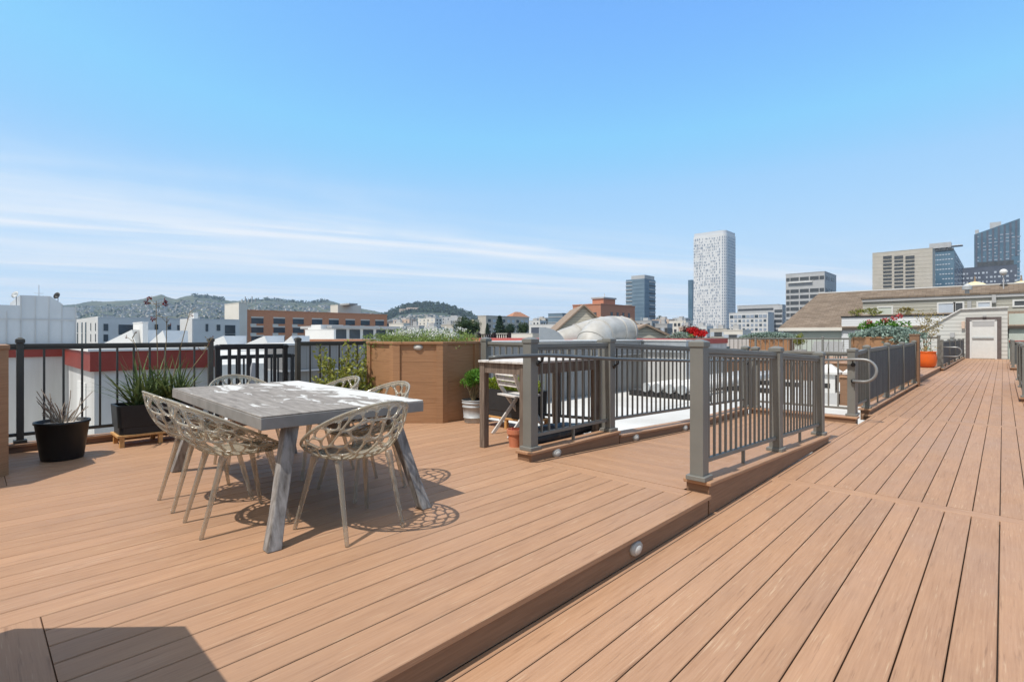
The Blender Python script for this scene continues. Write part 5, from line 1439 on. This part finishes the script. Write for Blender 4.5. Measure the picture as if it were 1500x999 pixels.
# gabled white houses with tan roofs
def gable_house(lab, pa, pb, py_peak, py_eave, d, m, ridge_len=14):
    p0, p1 = spot(pa, d), spot(pb, d); t = empty('gabled_house', (p0[0],p0[1],GZ), lab, 'house', group='gabled cream houses beyond the ducts')
    W = math.hypot(p1[0]-p0[0], p1[1]-p0[1]); ang = math.atan2(p1[1]-p0[1], p1[0]-p0[0])
    zp, ze_ = hgt(py_peak,d)-GZ, hgt(py_eave,d)-GZ
    L = MB(); L.add([(0,0,0),(W,0,0),(W,0,ze_),(W/2,0,zp),(0,0,ze_),(0,ridge_len,0),(W,ridge_len,0),(W,ridge_len,ze_),(W/2,ridge_len,zp),(0,ridge_len,ze_)], [(0,1,2,3,4),(9,8,7,6,5),(1,6,7,2),(0,4,9,5)]); L.build('wall', m, t)
    L = MB(); o_ = .35; dz = (zp-ze_)/(W/2)*o_
    for sx in (0, 1):
        e = -o_ if sx == 0 else W+o_
        L.add([(e,-.3,ze_-dz+.03),(W/2,-.3,zp+.03),(W/2,ridge_len,zp+.03),(e,ridge_len,ze_-dz+.03),(e,-.3,ze_-dz+.25),(W/2,-.3,zp+.25),(W/2,ridge_len,zp+.25),(e,ridge_len,ze_-dz+.25)], [(0,1,2,3),(4,7,6,5),(0,4,5,1),(0,3,7,4),(3,2,6,7)])
    L.build('roof', M['tanroof'], t)
    t.rotation_euler = (0,0,ang); return t, W, zp, ze_
gable_house('left cream lap-sided gable above the fat white ducts', 806, 904, 449, 494, 60, M['siding4'])
gable_house('small cream gable with tan roof right of the fat white ducts', 905, 945, 469, 490, 62, M['siding4'])
gable_house('low cream gable with tan roof beside the red-flowered planter', 893, 1000, 478, 503, 50, M['siding4'])
# trees
def tree(name, label, px_, ptop, pbase, d, wpx, m, kind='round'):
    x, y = spot(px_, d); zt = hgt(ptop, d); zb_ = GZ; w = wpx*d/FPX/2
    t = empty(name, (x,y,zb_), label, 'tree', group='trees between the distant buildings')
    H_ = zt-zb_; S = MB(); L = MB()
    S.tube([(0,0,0),(w*.05,0,H_*.4),(0,w*.04,H_*.9)], [w*.12,w*.09,w*.03], 7)
    for k in range(7):
        a = rng.uniform(0,6.28); z = H_*rng.uniform(.55,.85); S.tube([(0,0,z-.1*w),(math.cos(a)*w*.35,math.sin(a)*w*.35,z+.25*w),(math.cos(a)*w*.65,math.sin(a)*w*.65,z+.4*w)], [w*.05,w*.035,w*.015], 5)
    hc = max(zt-hgt(pbase,d), w*1.2)
    if kind == 'round': blob_leaves(L, (0,0,H_-hc*.5), (w,w,hc*.5), 3000, w*.16, w*.09, 34, .2, .25)
    else:
        for i in range(2600):
            f = rng.random()**.7; a = rng.uniform(0,6.28); rr = w*(1-f*.92)*rng.uniform(.3,1)*(.8+.2*math.sin(f*40))
            leaf_quad(L, (rr*math.cos(a), rr*math.sin(a), H_-hc*(1-f)), rdir()+Vector((0,0,-.2)), w*.2, w*.1)
    L.build('crown', m, t); S.build('trunk', M['bark'], t); return t
tree('broadleaf_tree', 'dark round tree above the right end of the white flowers', 679, 466, 492, 95, 27, M['tree'])
tree('broadleaf_tree', 'olive round tree just right of the dark tree above the planter', 689, 467, 490, 100, 26, M['tree'])
tree('conifer_tree', 'broad dark conifer before the beige apartment block', 732, 464, 492, 150, 26, M['tree2'], 'cone')
tree('conifer_tree', 'small thin conifer left of the broad conifer', 714, 474, 490, 150, 12, M['tree2'], 'cone')
tree('broadleaf_tree', 'low dark tree right of the broad conifer', 748, 475, 490, 150, 20, M['tree2'])
tree('broadleaf_tree', 'round green tree at the right end of the beige apartment block', 766, 473, 490, 150, 19, M['tree'])
tree('broadleaf_tree', 'scrubby tree beside the low cream gable', 950, 479, 495, 75, 26, M['tree'])
tree('broadleaf_tree', 'small dark tree top left of the blue glass tower base', 966, 463, 472, 300, 9, M['tree2'])
# black roof-deck railing by the first post
t = empty('roof_deck_railing', (spot(701,32)[0],spot(701,32)[1],hgt(499,32)), 'distant black roof deck railing left of the first ramp post', 'railing')
p = spot(701,32); q = spot(746,32); V = Vector((q[0]-p[0],q[1]-p[1],0)); hz = hgt(490,32)-hgt(499,32)
L = MB(); L.beam((0,0,hz),V+Vector((0,0,hz)),.06,.06); L.build('top_rail', M['black'], t)
for k in range(15):
    L = MB(); v = V*(k/14); big = k in (0,7,14); s = .09 if big else .03; L.box(v.x-s,v.x+s,v.y-s,v.y+s,-1.5,hz+(.1 if big else 0)); L.build('post' if big else 'baluster', M['black'], t)
b = Bld('low_building', 'low pale building with flat roof under the street trees', 720, 780, 800, 489, 60, M['creamw'], zb=-6, parapet=.2)
b = Bld('low_building', 'low white flat building beneath the blue-grey office block', 775, 835, 850, 475, 110, M['whiter'], zb=-8, parapet=.3)
b = Bld('low_building', 'dark blue flat building beside the low white one', 778, 790, 800, 480, 105, M['darkblock'], zb=-8, parapet=.2)

# towers
class Wins(MB):
    """collects window panes of one tower: the first hundred (top floors) become parts, the rest one part"""
    def __init__(s): super().__init__(); s.list = []
    def box(s, x0, x1, y0, y1, z0, z1, M=None):
        m = MB(); m.cur = rng.random(); m.box(x0, x1, y0, y1, z0, z1, M); s.list.append(m)
    def emit(s, mat_, parent):
        for m in s.list[:100]: m.build('window', mat_, parent)
        if len(s.list) > 100:
            r_ = MB()
            for m in s.list[100:]: r_.cur = m.a[0]; r_.add(m.v, m.f)
            o = r_.build('window', mat_, parent); o['kind'] = 'stuff'
b = Bld('glass_tower', 'blue-green glass apartment tower with balconies left of the white tower', 917, 944, 960, 408, 420, M['tealglass'], parapet=0)
h = b.zt-b.zb
L = MB(); L.box(-b.W*.72, -.0, .3, b.D*.9, h, h+3); L.build('crown', M['lgrey'], b.t)
for r_ in range(19):
    z = h-2-r_*3.15
    L = MB(); L.box(-b.W-.3, -b.W*.66, -.5, 4, z-.25, z+.25); L.build('balcony_slab', M['lgrey'], b.t)
    L = MB(); L.box(-b.W*.6,-.4,-.12,.01,z-.12,z+.12); L.box(-.01,.1,.4,b.D*.35,z-.12,z+.12); L.build('floor_line', M['bluglass'], b.t)
    L = MB(); L.box(.02,.4,b.D*.45,b.D,z-.5,z+.5); L.build('balcony', M['dkglass' if r_ % 2 else 'lgrey'], b.t)
# white tower with rounded corner
d = 600; Cx_, Cy_ = spot(1063, d); X0 = x_on(1016, Cy_); Y1 = y_on(1077.5, Cx_); zt = hgt(341.5, d)
t = empty('white_tower', (Cx_,Cy_,GZ), 'tall white residential tower with a dense grid of small windows', 'tower')
def rounded(x0, y1, r=6):
    p = [(x0,y1),(x0,0)]
    p = [(0-0,y1),(x0,y1),(x0,0)]
    p += [(-r+r*math.cos(R(a)), r+r*math.sin(R(a))) for a in range(-90,1,15)]
    return p
fp = rounded(X0-Cx_, Y1-Cy_)
L = MB(); H_ = zt-GZ; L.prism([(x*1.03,y) for x,y in fp], 0, H_*.45, top=fp); L.prism(fp, H_*.45+.01, H_); L.build('wall', M['towerw'], t)
L = MB(); L.prism([(x*.97-.6,y*.97+.6) for x,y in fp], H_, H_+4); L.build('crown_screen', M['palecon'], t)
Wd = Cx_-X0-6; Dd = Y1-Cy_-6; nf = 38; L = Wins()
for r_ in range(nf):
    z = H_-4-r_*3.4
    if z < 8: break
    ex = 1.03-.03*min(1, z/(H_*.45))
    for k in range(16):
        if rng.random() < .2: continue
        x = -6-Wd*ex*(k+.5)/16; w = Wd/16*rng.choice((.22,.34,.5,.6)); off = rng.uniform(-.45,.45)
        L.cur = rng.random(); L.box(x-w/2+off, x+w/2+off, -.25, .3, z-rng.choice((.5,1.0,1.3)), z+rng.choice((.5,1.1,1.5)))
    for k in range(6):
        y = 6+Dd*(k+.5)/6; w = Dd/6*rng.choice((.35,.45,.55)); L.cur = rng.random(); L.box(-.3, .25, y-w/2, y+w/2, z-1.0, z+1.1)
    for a in (-70,-45,-20):
        x, y = -6+6*math.cos(R(a)), 6+6*math.sin(R(a)); L.box(-.5,.5,-.2,.2,z-1,z+1.1, Matrix.Translation((x,y,0)) @ Matrix.Rotation(R(a+90),4,'Z'))
L.emit(M['greywin'], t)
b = Bld('grey_tower', 'slim dark glass tower edge just behind the white tower', 1008, 1014, 1018, 410, 650, M['bluglass'], parapet=0)
b = Bld('office_building', 'white mid-rise office with a grid of square windows right of the white tower', 1068, 1125, 1134, 457.5, 420, M['whiter'], parapet=1)
for r_ in range(7):
    z = b.zt-3-r_*3.6
    for k in range(9): b.south(.07+.107*k, z, 2.0 if r_ else 2.8, 1.9 if r_ else 2.4, M['greywin' if (k+r_) % 3 else 'glass'], out=.2)
b = Bld('office_building', 'grey setback office roof behind the white grid office', 1080, 1140, 1152, 446, 480, M['lgrey'], parapet=1)
for r_ in range(5):
    b.south(.5, b.zt-4-4.5*r_, b.W*.95, 1.8, M['dkglass'], 'window_band', out=.2)
b = Bld('office_building', 'narrow banded office with dark ribbon windows left of the banded tower', 1133, 1146, 1152, 446.5, 430, M['lgrey'], parapet=1)
for r_ in range(8): b.south(.55, b.zt-5-4.2*r_, b.W*.85, 2.2, M['dkglass'], 'window_band', out=.2); b.east(.5, b.zt-5-4.2*r_, b.D*.8, 2.2, M['dkglass'], 'window_band', out=.2)
b = Bld('office_tower', 'grey office tower with dark horizontal ribbon windows above the shingle roof', 1151, 1208, 1225, 398, 350, M['lgrey'], parapet=1)
for r_ in range(11):
    z = b.zt-3.4-r_*4.15
    if r_ == 1: continue
    for k, (u, w) in enumerate(((.06,.09),(.235,.22),(.49,.23),(.745,.22),(.93,.11))):
        b.south(u, z-.4, b.W*w, 2.3, M['dkglass'], 'window', out=.2)
    for u in (.25,.68): b.east(u, z-.4, b.D*.3, 2.2, M['dkglass'], 'window', out=.2)
L = MB(); hh = b.zt-b.zb; L.box(-b.W*.93,-b.W*.3,-1.2,-.01,hh-6.6,hh-5.9); L.build('terrace_ledge', M['whiter'], b.t)
b = Bld('concrete_tower', 'cream concrete tower with three columns of dark louvred windows', 1278, 1366, 1370, 363.5, 300, M['cream'], parapet=.8)
for r_ in range(11):
    for k, px_ in enumerate((1300,1316.5,1333)):
        hh = 1.7 if r_ == 0 else 1.15
        z = b.zs(377, px_)-(0 if r_ == 0 else .05)-2.2*r_
        b.south(b.fs(px_), z, 4.3, hh, M['dkglass'], out=.25)
L = MB()
for r_ in range(20): L.box(-b.W-.05,.05,-.08,-.001,b.zt-b.zb-2.2*r_-.06,b.zt-b.zb-2.2*r_)
L.build('joint_line', M['creamw'], b.t)
b = Bld('glass_tower', 'dark blue glass tower with a canopy roof directly behind the cream tower', 1340, 1398, 1412, 366, 380, M['bluglass'], parapet=0)
h = b.zt-b.zb
L = Wins()
for r_ in range(15):
    z = h-3-r_*3.6
    for k in range(9):
        if rng.random() < .85: L.box(-b.W*.66+b.W*.64*k/9+.2, -b.W*.66+b.W*.64*(k+.8)/9, -.15, .05, z-.35, z+.35)
    L.box(-.05,.15,b.D*.15,b.D*.45,z-.4,z+.4); L.box(-.05,.15,b.D*.55,b.D*.9,z-.4,z+.4)
L.emit(M['palewin'], b.t)
L = MB(); L.box(-b.W*.62,-b.W*.08,-.6,9,h+2.2,h+6); L.build('roof_storey', M['lgrey'], b.t)
L = MB(); L.box(-b.W*.07,4.5,-1,8,h+2.9,h+3.3); L.build('canopy', M['palecon'], b.t)
L = MB()
for k in range(9): L.box(-b.W*.6+b.W*.58*k/9,-b.W*.6+b.W*.58*k/9+1.6,-.5,2,h,h+1.5+.9*(k%2))
L.build('roof_plant', M['dkglass'], b.t)
# dark tower with a slanted crown
d = 520; Cx_, Cy_ = spot(1494, d); X0 = x_on(1427, Cy_); Y1 = Cy_+40
t = empty('slanted_tower', (Cx_,Cy_,GZ), 'blue glass tower with slanted roof at the right edge', 'tower')
zl, zr2 = hgt(337,d)-GZ, hgt(320,d)-GZ; W_ = Cx_-X0
L = MB(); L.add([(-W_,0,0),(0,0,0),(0,0,zr2),(-W_,0,zl),(-W_,40,0),(0,40,0),(0,40,zr2-4),(-W_,40,zl-4)], [(0,1,2,3),(7,6,5,4),(1,5,6,2),(3,2,6,7),(0,3,7,4)]); L.build('wall', M['bluglass'], t)
for k in range(8):
    x = -W_+W_*(k+.4)/8; L = MB(); zt_ = zl+(zr2-zl)*(k+.4)/8; z0_ = zt_*rng.uniform(.45,.75) if k % 2 else GZ*0+20
    L.box(x-.8,x+.8,-.4,.02,z0_,zt_-1); L.build('dark_fin', M['darkblock'], t)
L = Wins()
for r_ in range(26):
    z = zl-3-r_*3.6
    for k in range(8):
        x = -W_+W_*(k+.55)/8
        if rng.random() < .7: L.box(x,x+W_/8*rng.choice((.35,.6)),-.25,.02,z-.5,z+.6)
L.emit(M['greywin'], t)
L = MB(); L.box(-W_*.98,-W_*.9,2,12,zl-.2,zl+5); L.box(-W_*.65,-W_*.4,3,15,zl+2,zl+11); L.build('roof_plant', M['lgrey'], t)
b = Bld('dark_block', 'dark slate hotel block with small pale windows below the slanted tower', 1408, 1490, 1530, 388, 430, M['darkblock'], parapet=1)
L = Wins()
for r_ in range(9):
    z = b.zt-5-r_*3.9
    for k in range(14):
        if rng.random() < .78: x = -b.W*(k+.6)/14; L.box(x,x+b.W/14*rng.choice((.4,.62)),-.2,.02,z-b.zb-.8,z-b.zb+.8)
    for k in range(5): L.box(-.02,.2,2+5*k,4.4+5*k,z-b.zb-.8,z-b.zb+.8)
L.emit(M['palewin'], b.t)
L = MB(); hh = b.zt-b.zb; L.box(-b.W*.7,-2,2,20,hh+.5,hh+4.5); L.build('rooftop_screen', M['dkglass'], b.t)

# filler city blocks in the gaps, each a thing of its own
fill_m = [M['creamw'], M['lgrey'], M['whiter'], M['cream'], M['greyr'], M['pinkc']]
words = ['cream','light grey','white','beige','grey','tan']
fills = [(570,600,474,180),(596,622,478,150),(618,650,480,160),(646,672,476,170),(668,694,481,140),(576,610,468,420),(612,648,466,460),(645,690,464,480),(770,800,470,330),(782,806,466,450),(930,965,470,240),(955,990,468,260),(980,1015,470,250),(985,1012,466,420),(1012,1045,478,200),(1040,1075,482,180),(500,540,470,300),(540,575,471,280),(112,150,470,260),(225,262,470,240),(700,725,468,420),(850,880,470,240),(960,985,475,150),(994,1020,480,140),(1060,1100,484,130)]
for i, (pa, pb, pt, d) in enumerate(fills):
    k = i % 6; pc = pa+(pb-pa)*.7
    near = 'distant' if d > 230 else 'mid-distance'
    side = 'left of the red brick warehouse' if pa < 700 else ('between beige apartments and brick warehouse' if pa < 900 else 'below the white tower')
    b = Bld('city_building', '%s %s flat-roofed city building %s' % (near, words[k], side), pa, pc, pb, pt, d, fill_m[k], parapet=.6, group='ordinary city buildings in the middle distance')
    hh = b.zt-b.zb; L = MB(); L.box(-b.W*.6,-b.W*.3,b.D*.2,b.D*.5,hh+.22,hh+1.5); L.build('roof_unit', M['greyr'], b.t)
    L = MB(); L.tube([(-b.W*.8,b.D*.4,hh),(-b.W*.8,b.D*.4,hh+1.9)], .14, 6); L.build('flue', M['lgrey'], b.t)
    nr = 3
    for r_ in range(nr):
        for c in range(4): b.south(.15+.23*c, b.zt-1.8-r_*3.0, 1.3, 1.5, M['dkglass' if (c+r_+i) % 3 else 'palewin'], out=.1)
        for c in range(2): b.east(.3+.4*c, b.zt-1.8-r_*3.0, 1.3, 1.5, M['dkglass'], out=.1)

# ------------------------------------------------------------------ hills with houses
def interp(tab, x):
    if x <= tab[0][0]: return tab[0][1]
    for (a, va), (b_, vb) in zip(tab, tab[1:]):
        if a <= x <= b_: return va+(vb-va)*(x-a)/(b_-a)
    return tab[-1][1]
def hill(name, ridge, D, dn, m, step=3, rough=.4, foot=496):
    """terrain from dn (foot) up to the ridge at D and down behind; rows along real distance"""
    xs_ = list(range(int(ridge[0][0]), int(ridge[-1][0])+1, step)); rows = 14; L = MB(); V = []
    rr_ = random.Random(3)
    for j in range(rows+4):
        f = j/rows
        for px_ in xs_:
            zt = hgt(interp(ridge, px_)+rr_.uniform(-rough,rough), D)
            if f <= 1: d = dn+(D-dn)*f; z = GZ+(zt-GZ)*(f**1.15 if f > 0 else 0)+(rr_.uniform(-1,1)*rough*2 if 0 < f < 1 else 0)
            else: d = D*(1+.16*(f-1)*4); z = GZ+(zt-GZ)*max(0,1-(f-1)*3.5)
            x, y = spot(px_, d); V.append((x,y,z))
    n_ = len(xs_)
    L.add(V, [(j*n_+i, j*n_+i+1, (j+1)*n_+i+1, (j+1)*n_+i) for j in range(rows+3) for i in range(n_-1)])
    o_ = struct(L.build(name, m, smooth=True)); return o_
R1 = [(-300,470),(-100,455),(60,450),(113,445.5),(135,441),(150,442),(180,441),(205,439),(225,434),(237,431.5),(248,436),(258,438),(270,434.5),(282,432),(292,434),(305,434.5),(320,437),(338,441),(350,441),(370,440),(390,438),(412,440),(430,442),(452,443.5),(468,441),(477,440),(490,442),(505,447),(530,452),(560,458),(600,466),(640,474),(700,482),(740,487)]
R2 = [(545,470),(562,462),(575,455),(588,449),(604,446),(622,444.5),(640,445.5),(655,448),(668,452),(680,456),(690,460),(697,465),(706,474),(730,480)]
D1, N1 = 2600., 900.
D2, N2 = 1900., 900.
hill('hill', R1, D1, N1, M['hill'])
hill('wooded_hill', R2, D2, N2, M['woodhill'], rough=.5)
R3 = [(690,482),(760,478),(800,474),(850,472),(930,474),(1000,476),(1060,482),(1100,486)]
hill('far_rise', R3, 2200., 1200., M['hill'])
hm = [mat('hillside_white', (.62,.61,.58), rough=.9), mat('hillside_grey', (.28,.29,.3), rough=.9), mat('hillside_tan', (.38,.32,.26), rough=.9), mat('hillside_blue', (.26,.3,.34), rough=.9), mat('hillside_cream', (.55,.51,.44), rough=.9)]
hw = ['white','grey','tan','blue-grey','cream']
hmesh = []
for i in range(5):
    L = MB(); L.box(-6,6,-6,6,-6,8); L.add([(-6.4,-6.4,8.01),(6.4,-6.4,8.01),(6.4,6.4,8.01),(-6.4,6.4,8.01),(0,-6.4,10.6),(0,6.4,10.6)], [(0,1,4),(1,2,5,4),(2,3,5),(3,0,4,5)])
    me = bpy.data.meshes.new('hillside_house'); me.from_pydata(L.v, [], L.f); me.materials.append(hm[i]); me.update(); hmesh.append(me)
def hill_point(ridge, D, dn, px_, f):
    zt = hgt(interp(ridge, px_), D); d = dn+(D-dn)*f; x, y = spot(px_, d); return x, y, GZ+(zt-GZ)*f**1.15, d
STUFF = MB(); nh = 0
def scatter(ridge, D, dn, n, pr, fr, sc_=1.0, lim=140):
    global nh
    cand = []
    for i in range(n):
        px_ = rng.uniform(*pr); f = rng.uniform(*fr)
        cand.append((f, px_))
    cand.sort()
    for q, (f, px_) in enumerate(cand):
        x, y, z, d = hill_point(ridge, D, dn, px_, f)
        s = sc_*rng.uniform(.55,1.15); k = rng.choice((0,0,1,2,3,4,4)); rot = rng.choice((0,.1,.2,-.1))
        if q < lim:
            o_ = bpy.data.objects.new('hillside_house', hmesh[k]); COL.objects.link(o_)
            o_.location = (x,y,z); o_.scale = (s*rng.uniform(1.0,2.0),s,s*rng.uniform(.35,.75)); o_.rotation_euler = (0,0,rot)
            tag(o_, 'small %s house among the many on the far hillside' % hw[k], 'house', 'houses on the far hillsides'); nh += 1
        else:
            STUFF.cur = rng.random(); w_ = 6*s; STUFF.box(x-w_*rng.uniform(.9,2.0),x+w_,y-w_,y+w_,z-6,z+8*s*rng.uniform(.35,.75))
scatter(R1, D1, N1, 1100, (100,560), (.12,.80), 1.0, 110)
scatter(R1, D1, N1, 300, (180,340), (.25,.8), 1.0, 30)
scatter(R2, D2, N2, 520, (545,725), (.06,.62), .85, 110)
scatter(R3, 2200., 1200., 160, (700,1060), (.3,.98), 1.0, 40)
o_ = STUFF.build('hillside_houses', mat('hillside_mixed', (.26,.27,.28), (.42,.40,.37), rough=.9, rnd=.4, scale=.01)); tag(o_, 'pale mass of tiny houses covering the far hillsides', 'houses', kind='stuff')
# long tan building on the wooded hill
x, y, z, d = hill_point(R2, D2, N2, 585, .74)
p = spot(585,1680); q = spot(614,1690)
t = empty('hill_building', (p[0],p[1],hgt(459,1680)), 'long tan institutional building on the wooded hill', 'building')
L = MB(); V = Vector((q[0]-p[0],q[1]-p[1],0)); L.beam(Vector((0,0,4)),V+Vector((0,0,4)),16,20); L.beam(V*.35+Vector((0,0,15)),V+Vector((0,0,15)),14,8); L.build('wall', M['pinkc'], t)
# ridge trees on the hills (a far wood that reads as one mass)
L = MB()
for px_ in [p_ for p_ in range(560,700,1)]:
    for f in (.70,.76,.82,.88,.94,1.0):
        pz = px_+rng.uniform(-1,1)
        x, y, z, d = hill_point(R2, D2, N2, pz, f)
        if rng.random() < .75:
            s = rng.uniform(3,8)
            for k in range(7): leaf_quad(L, Vector((x,y,z+2))+rdir()*s*.5, rdir()+Vector((0,0,.5)), s*1.1, s*.9)
for px_ in list(range(284,330,1))+list(range(355,480,2)):
    for f in (.93,.97,1.0):
        x, y, z, d = hill_point(R1, D1, N1, px_+rng.uniform(-1,1), f)
        if rng.random() < .6:
            s = rng.uniform(4,10)
            for k in range(6): leaf_quad(L, Vector((x,y,z+2))+rdir()*s*.5, rdir()+Vector((0,0,.5)), s*1.1, s*.9)
for i in range(260):
    px_ = rng.uniform(110,560); x, y, z, d = hill_point(R1, D1, N1, px_, rng.uniform(.15,.85)); s = rng.uniform(4,9)
    for k in range(5): leaf_quad(L, Vector((x,y,z+2))+rdir()*s*.5, rdir()+Vector((0,0,.5)), s*1.2, s*.9)
o_ = L.build('hillside_woods', M['tree2']); tag(o_, 'dark wood covering the far hills', 'trees', kind='stuff')

# ------------------------------------------------------------------ haze
HAZE = .00012
if HAZE:
    L = MB(); L.box(-4200, 3200, -300, 4200, GZ-1, 330)
    m = bpy.data.materials.new('haze'); m.use_nodes = True; nt = m.node_tree; nt.nodes.clear()
    ou = nt.nodes.new('ShaderNodeOutputMaterial'); pv = nt.nodes.new('ShaderNodeVolumePrincipled')
    pv.inputs['Color'].default_value = (.62,.78,1,1); pv.inputs['Density'].default_value = HAZE; pv.inputs['Anisotropy'].default_value = .0
    nt.links.new(pv.outputs[0], ou.inputs['Volume'])
    h_ = L.build('haze', m); h_['kind'] = 'stuff'

# ------------------------------------------------------------------ light, sky, camera
SUN = Vector((.022,.52,-1)).normalized()        # direction the light travels
elev = math.asin(-SUN.z); az = math.atan2(-SUN.x, -SUN.y)
ld = bpy.data.lights.new('sun', 'SUN'); ld.energy = 2.6; ld.angle = R(.5); ld.color = (1,.955,.89)
lo = bpy.data.objects.new('sun', ld); COL.objects.link(lo); lo.rotation_euler = SUN.to_track_quat('-Z','Y').to_euler()
TINT = (.64,1.0,1.2); LIM = (1.25,2.4,3.75); CLOUD = (3.45,3.6,3.8,1); FILL_VEIL = (2.75,2.6,2.35,1)
w = bpy.data.worlds.new('World'); sc.world = w; w.use_nodes = True; nt = w.node_tree
bg = nt.nodes['Background']; skyn = nt.nodes.new('ShaderNodeTexSky'); skyn.sky_type = 'NISHITA'; skyn.sun_disc = False
skyn.sun_elevation = elev; skyn.sun_rotation = az; skyn.altitude = 0; skyn.air_density = 1.0; skyn.dust_density = .6; skyn.ozone_density = 1.2
N = lambda ty, **k: (lambda n_: ([setattr(n_, a, b_) for a, b_ in k.items()], n_)[1])(nt.nodes.new(ty))
def lk(a, b_): nt.links.new(a, b_)
tc = N('ShaderNodeTexCoord'); sep = N('ShaderNodeSeparateXYZ'); lk(tc.outputs['Generated'], sep.inputs[0])
# high thin cloud: a layer overhead, so its texture is the view direction projected on a plane
mxz = N('ShaderNodeMath', operation='MAXIMUM'); mxz.inputs[1].default_value = .025; lk(sep.outputs[2], mxz.inputs[0])
cmb = N('ShaderNodeCombineXYZ'); [lk(mxz.outputs[0], cmb.inputs[i]) for i in range(3)]
dv = N('ShaderNodeVectorMath', operation='DIVIDE'); lk(tc.outputs['Generated'], dv.inputs[0]); lk(cmb.outputs[0], dv.inputs[1])
def math_(op, a, b_=None, c_=None):
    n_ = N('ShaderNodeMath', operation=op)
    for i, v in enumerate((a, b_, c_)):
        if v is None: continue
        if isinstance(v, (int, float)): n_.inputs[i].default_value = v
        else: lk(v, n_.inputs[i])
    return n_.outputs[0]
def ramp(f, a0, a1, b0=0, b1=1):
    m_ = N('ShaderNodeMapRange', interpolation_type='SMOOTHSTEP'); lk(f, m_.inputs[0])
    for i, v in enumerate((a0, a1, b0, b1)): m_.inputs[i+1].default_value = v
    return m_.outputs[0]
def dot_(v): 
    n_ = N('ShaderNodeVectorMath', operation='DOT_PRODUCT'); lk(dv.outputs[0], n_.inputs[0]); n_.inputs[1].default_value = v; return n_.outputs['Value']
u_, w_ = dot_((.945,-.325,0)), dot_((.325,.945,0))      # across / along the drift of the cirrus
def cirrus(su, sw, det, off=0, dist=.6):
    cb = N('ShaderNodeCombineXYZ'); lk(math_('MULTIPLY', u_, su), cb.inputs[0]); lk(math_('MULTIPLY', w_, sw), cb.inputs[1]); cb.inputs[2].default_value = off
    n_ = N('ShaderNodeTexNoise'); n_.inputs['Scale'].default_value = 1; n_.inputs['Detail'].default_value = det; n_.inputs['Roughness'].default_value = .58; n_.inputs['Distortion'].default_value = dist
    lk(cb.outputs[0], n_.inputs['Vector']); return n_.outputs['Fac']
wob = math_('MULTIPLY', math_('SUBTRACT', cirrus(.3,.35,5,3.3), .5), 3.6)
uu = math_('ADD', u_, wob)
veil = ramp(uu, -2.6, -5.4)
fine = ramp(cirrus(1.1,.16,9,1.7,.9), .38, .72)
soft = ramp(cirrus(.5,.12,5,8.1), .35, .7)
streak = ramp(math_('ABSOLUTE', math_('ADD', uu, 5.6)), .75, 0.0)
c1 = math_('MULTIPLY', veil, math_('ADD', math_('MULTIPLY', fine, .38), math_('MULTIPLY', soft, .62)))
cl = math_('ADD', c1, math_('MULTIPLY', streak, math_('ADD', math_('MULTIPLY', fine, .36), .06)))
# unseen bright veil added on the sun side and overhead for neutral fill
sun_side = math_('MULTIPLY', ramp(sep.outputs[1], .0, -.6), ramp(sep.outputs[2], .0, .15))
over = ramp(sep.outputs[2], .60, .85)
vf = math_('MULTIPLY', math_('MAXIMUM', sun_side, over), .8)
low = math_('MULTIPLY', ramp(sep.outputs[2], .34, .0), .78)          # pale air towards the horizon
cl = math_('MINIMUM', math_('MULTIPLY', cl, ramp(sep.outputs[2], .0, .05)), .9)
tint = N('ShaderNodeVectorMath', operation='MULTIPLY'); lk(skyn.outputs[0], tint.inputs[0]); tint.inputs[1].default_value = TINT
lim = N('ShaderNodeVectorMath', operation='MINIMUM'); lk(tint.outputs[0], lim.inputs[0]); lim.inputs[1].default_value = LIM
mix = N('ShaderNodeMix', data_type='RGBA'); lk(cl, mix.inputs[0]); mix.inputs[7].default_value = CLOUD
mh = N('ShaderNodeMix', data_type='RGBA'); lk(low, mh.inputs[0]); lk(lim.outputs[0], mh.inputs[6]); mh.inputs[7].default_value = (2.7,3.35,3.85,1)
lk(mh.outputs[2], mix.inputs[6])
mv = N('ShaderNodeMix', data_type='RGBA'); lk(vf, mv.inputs[0]); lk(mix.outputs[2], mv.inputs[6]); mv.inputs[7].default_value = FILL_VEIL
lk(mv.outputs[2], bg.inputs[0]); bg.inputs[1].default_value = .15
cd = bpy.data.cameras.new('camera'); co = bpy.data.objects.new('camera', cd); COL.objects.link(co)
cd.sensor_fit = 'HORIZONTAL'; cd.sensor_width = 36; cd.lens = 36*FPX/1500; cd.shift_y = -7.5/1500
cd.clip_start = .05; cd.clip_end = 30000
co.location = (0,0,CAMZ); co.rotation_euler = (R(90),0,YAW); sc.camera = co
sc.view_settings.view_transform = 'Standard'; sc.view_settings.look = 'None'; sc.view_settings.exposure = 0.85; sc.view_settings.gamma = 1
sc.cycles.transparent_max_bounces = 16; sc.cycles.max_bounces = 8; sc.cycles.volume_bounces = 0; sc.cycles.caustics_reflective = False; sc.cycles.caustics_refractive = False
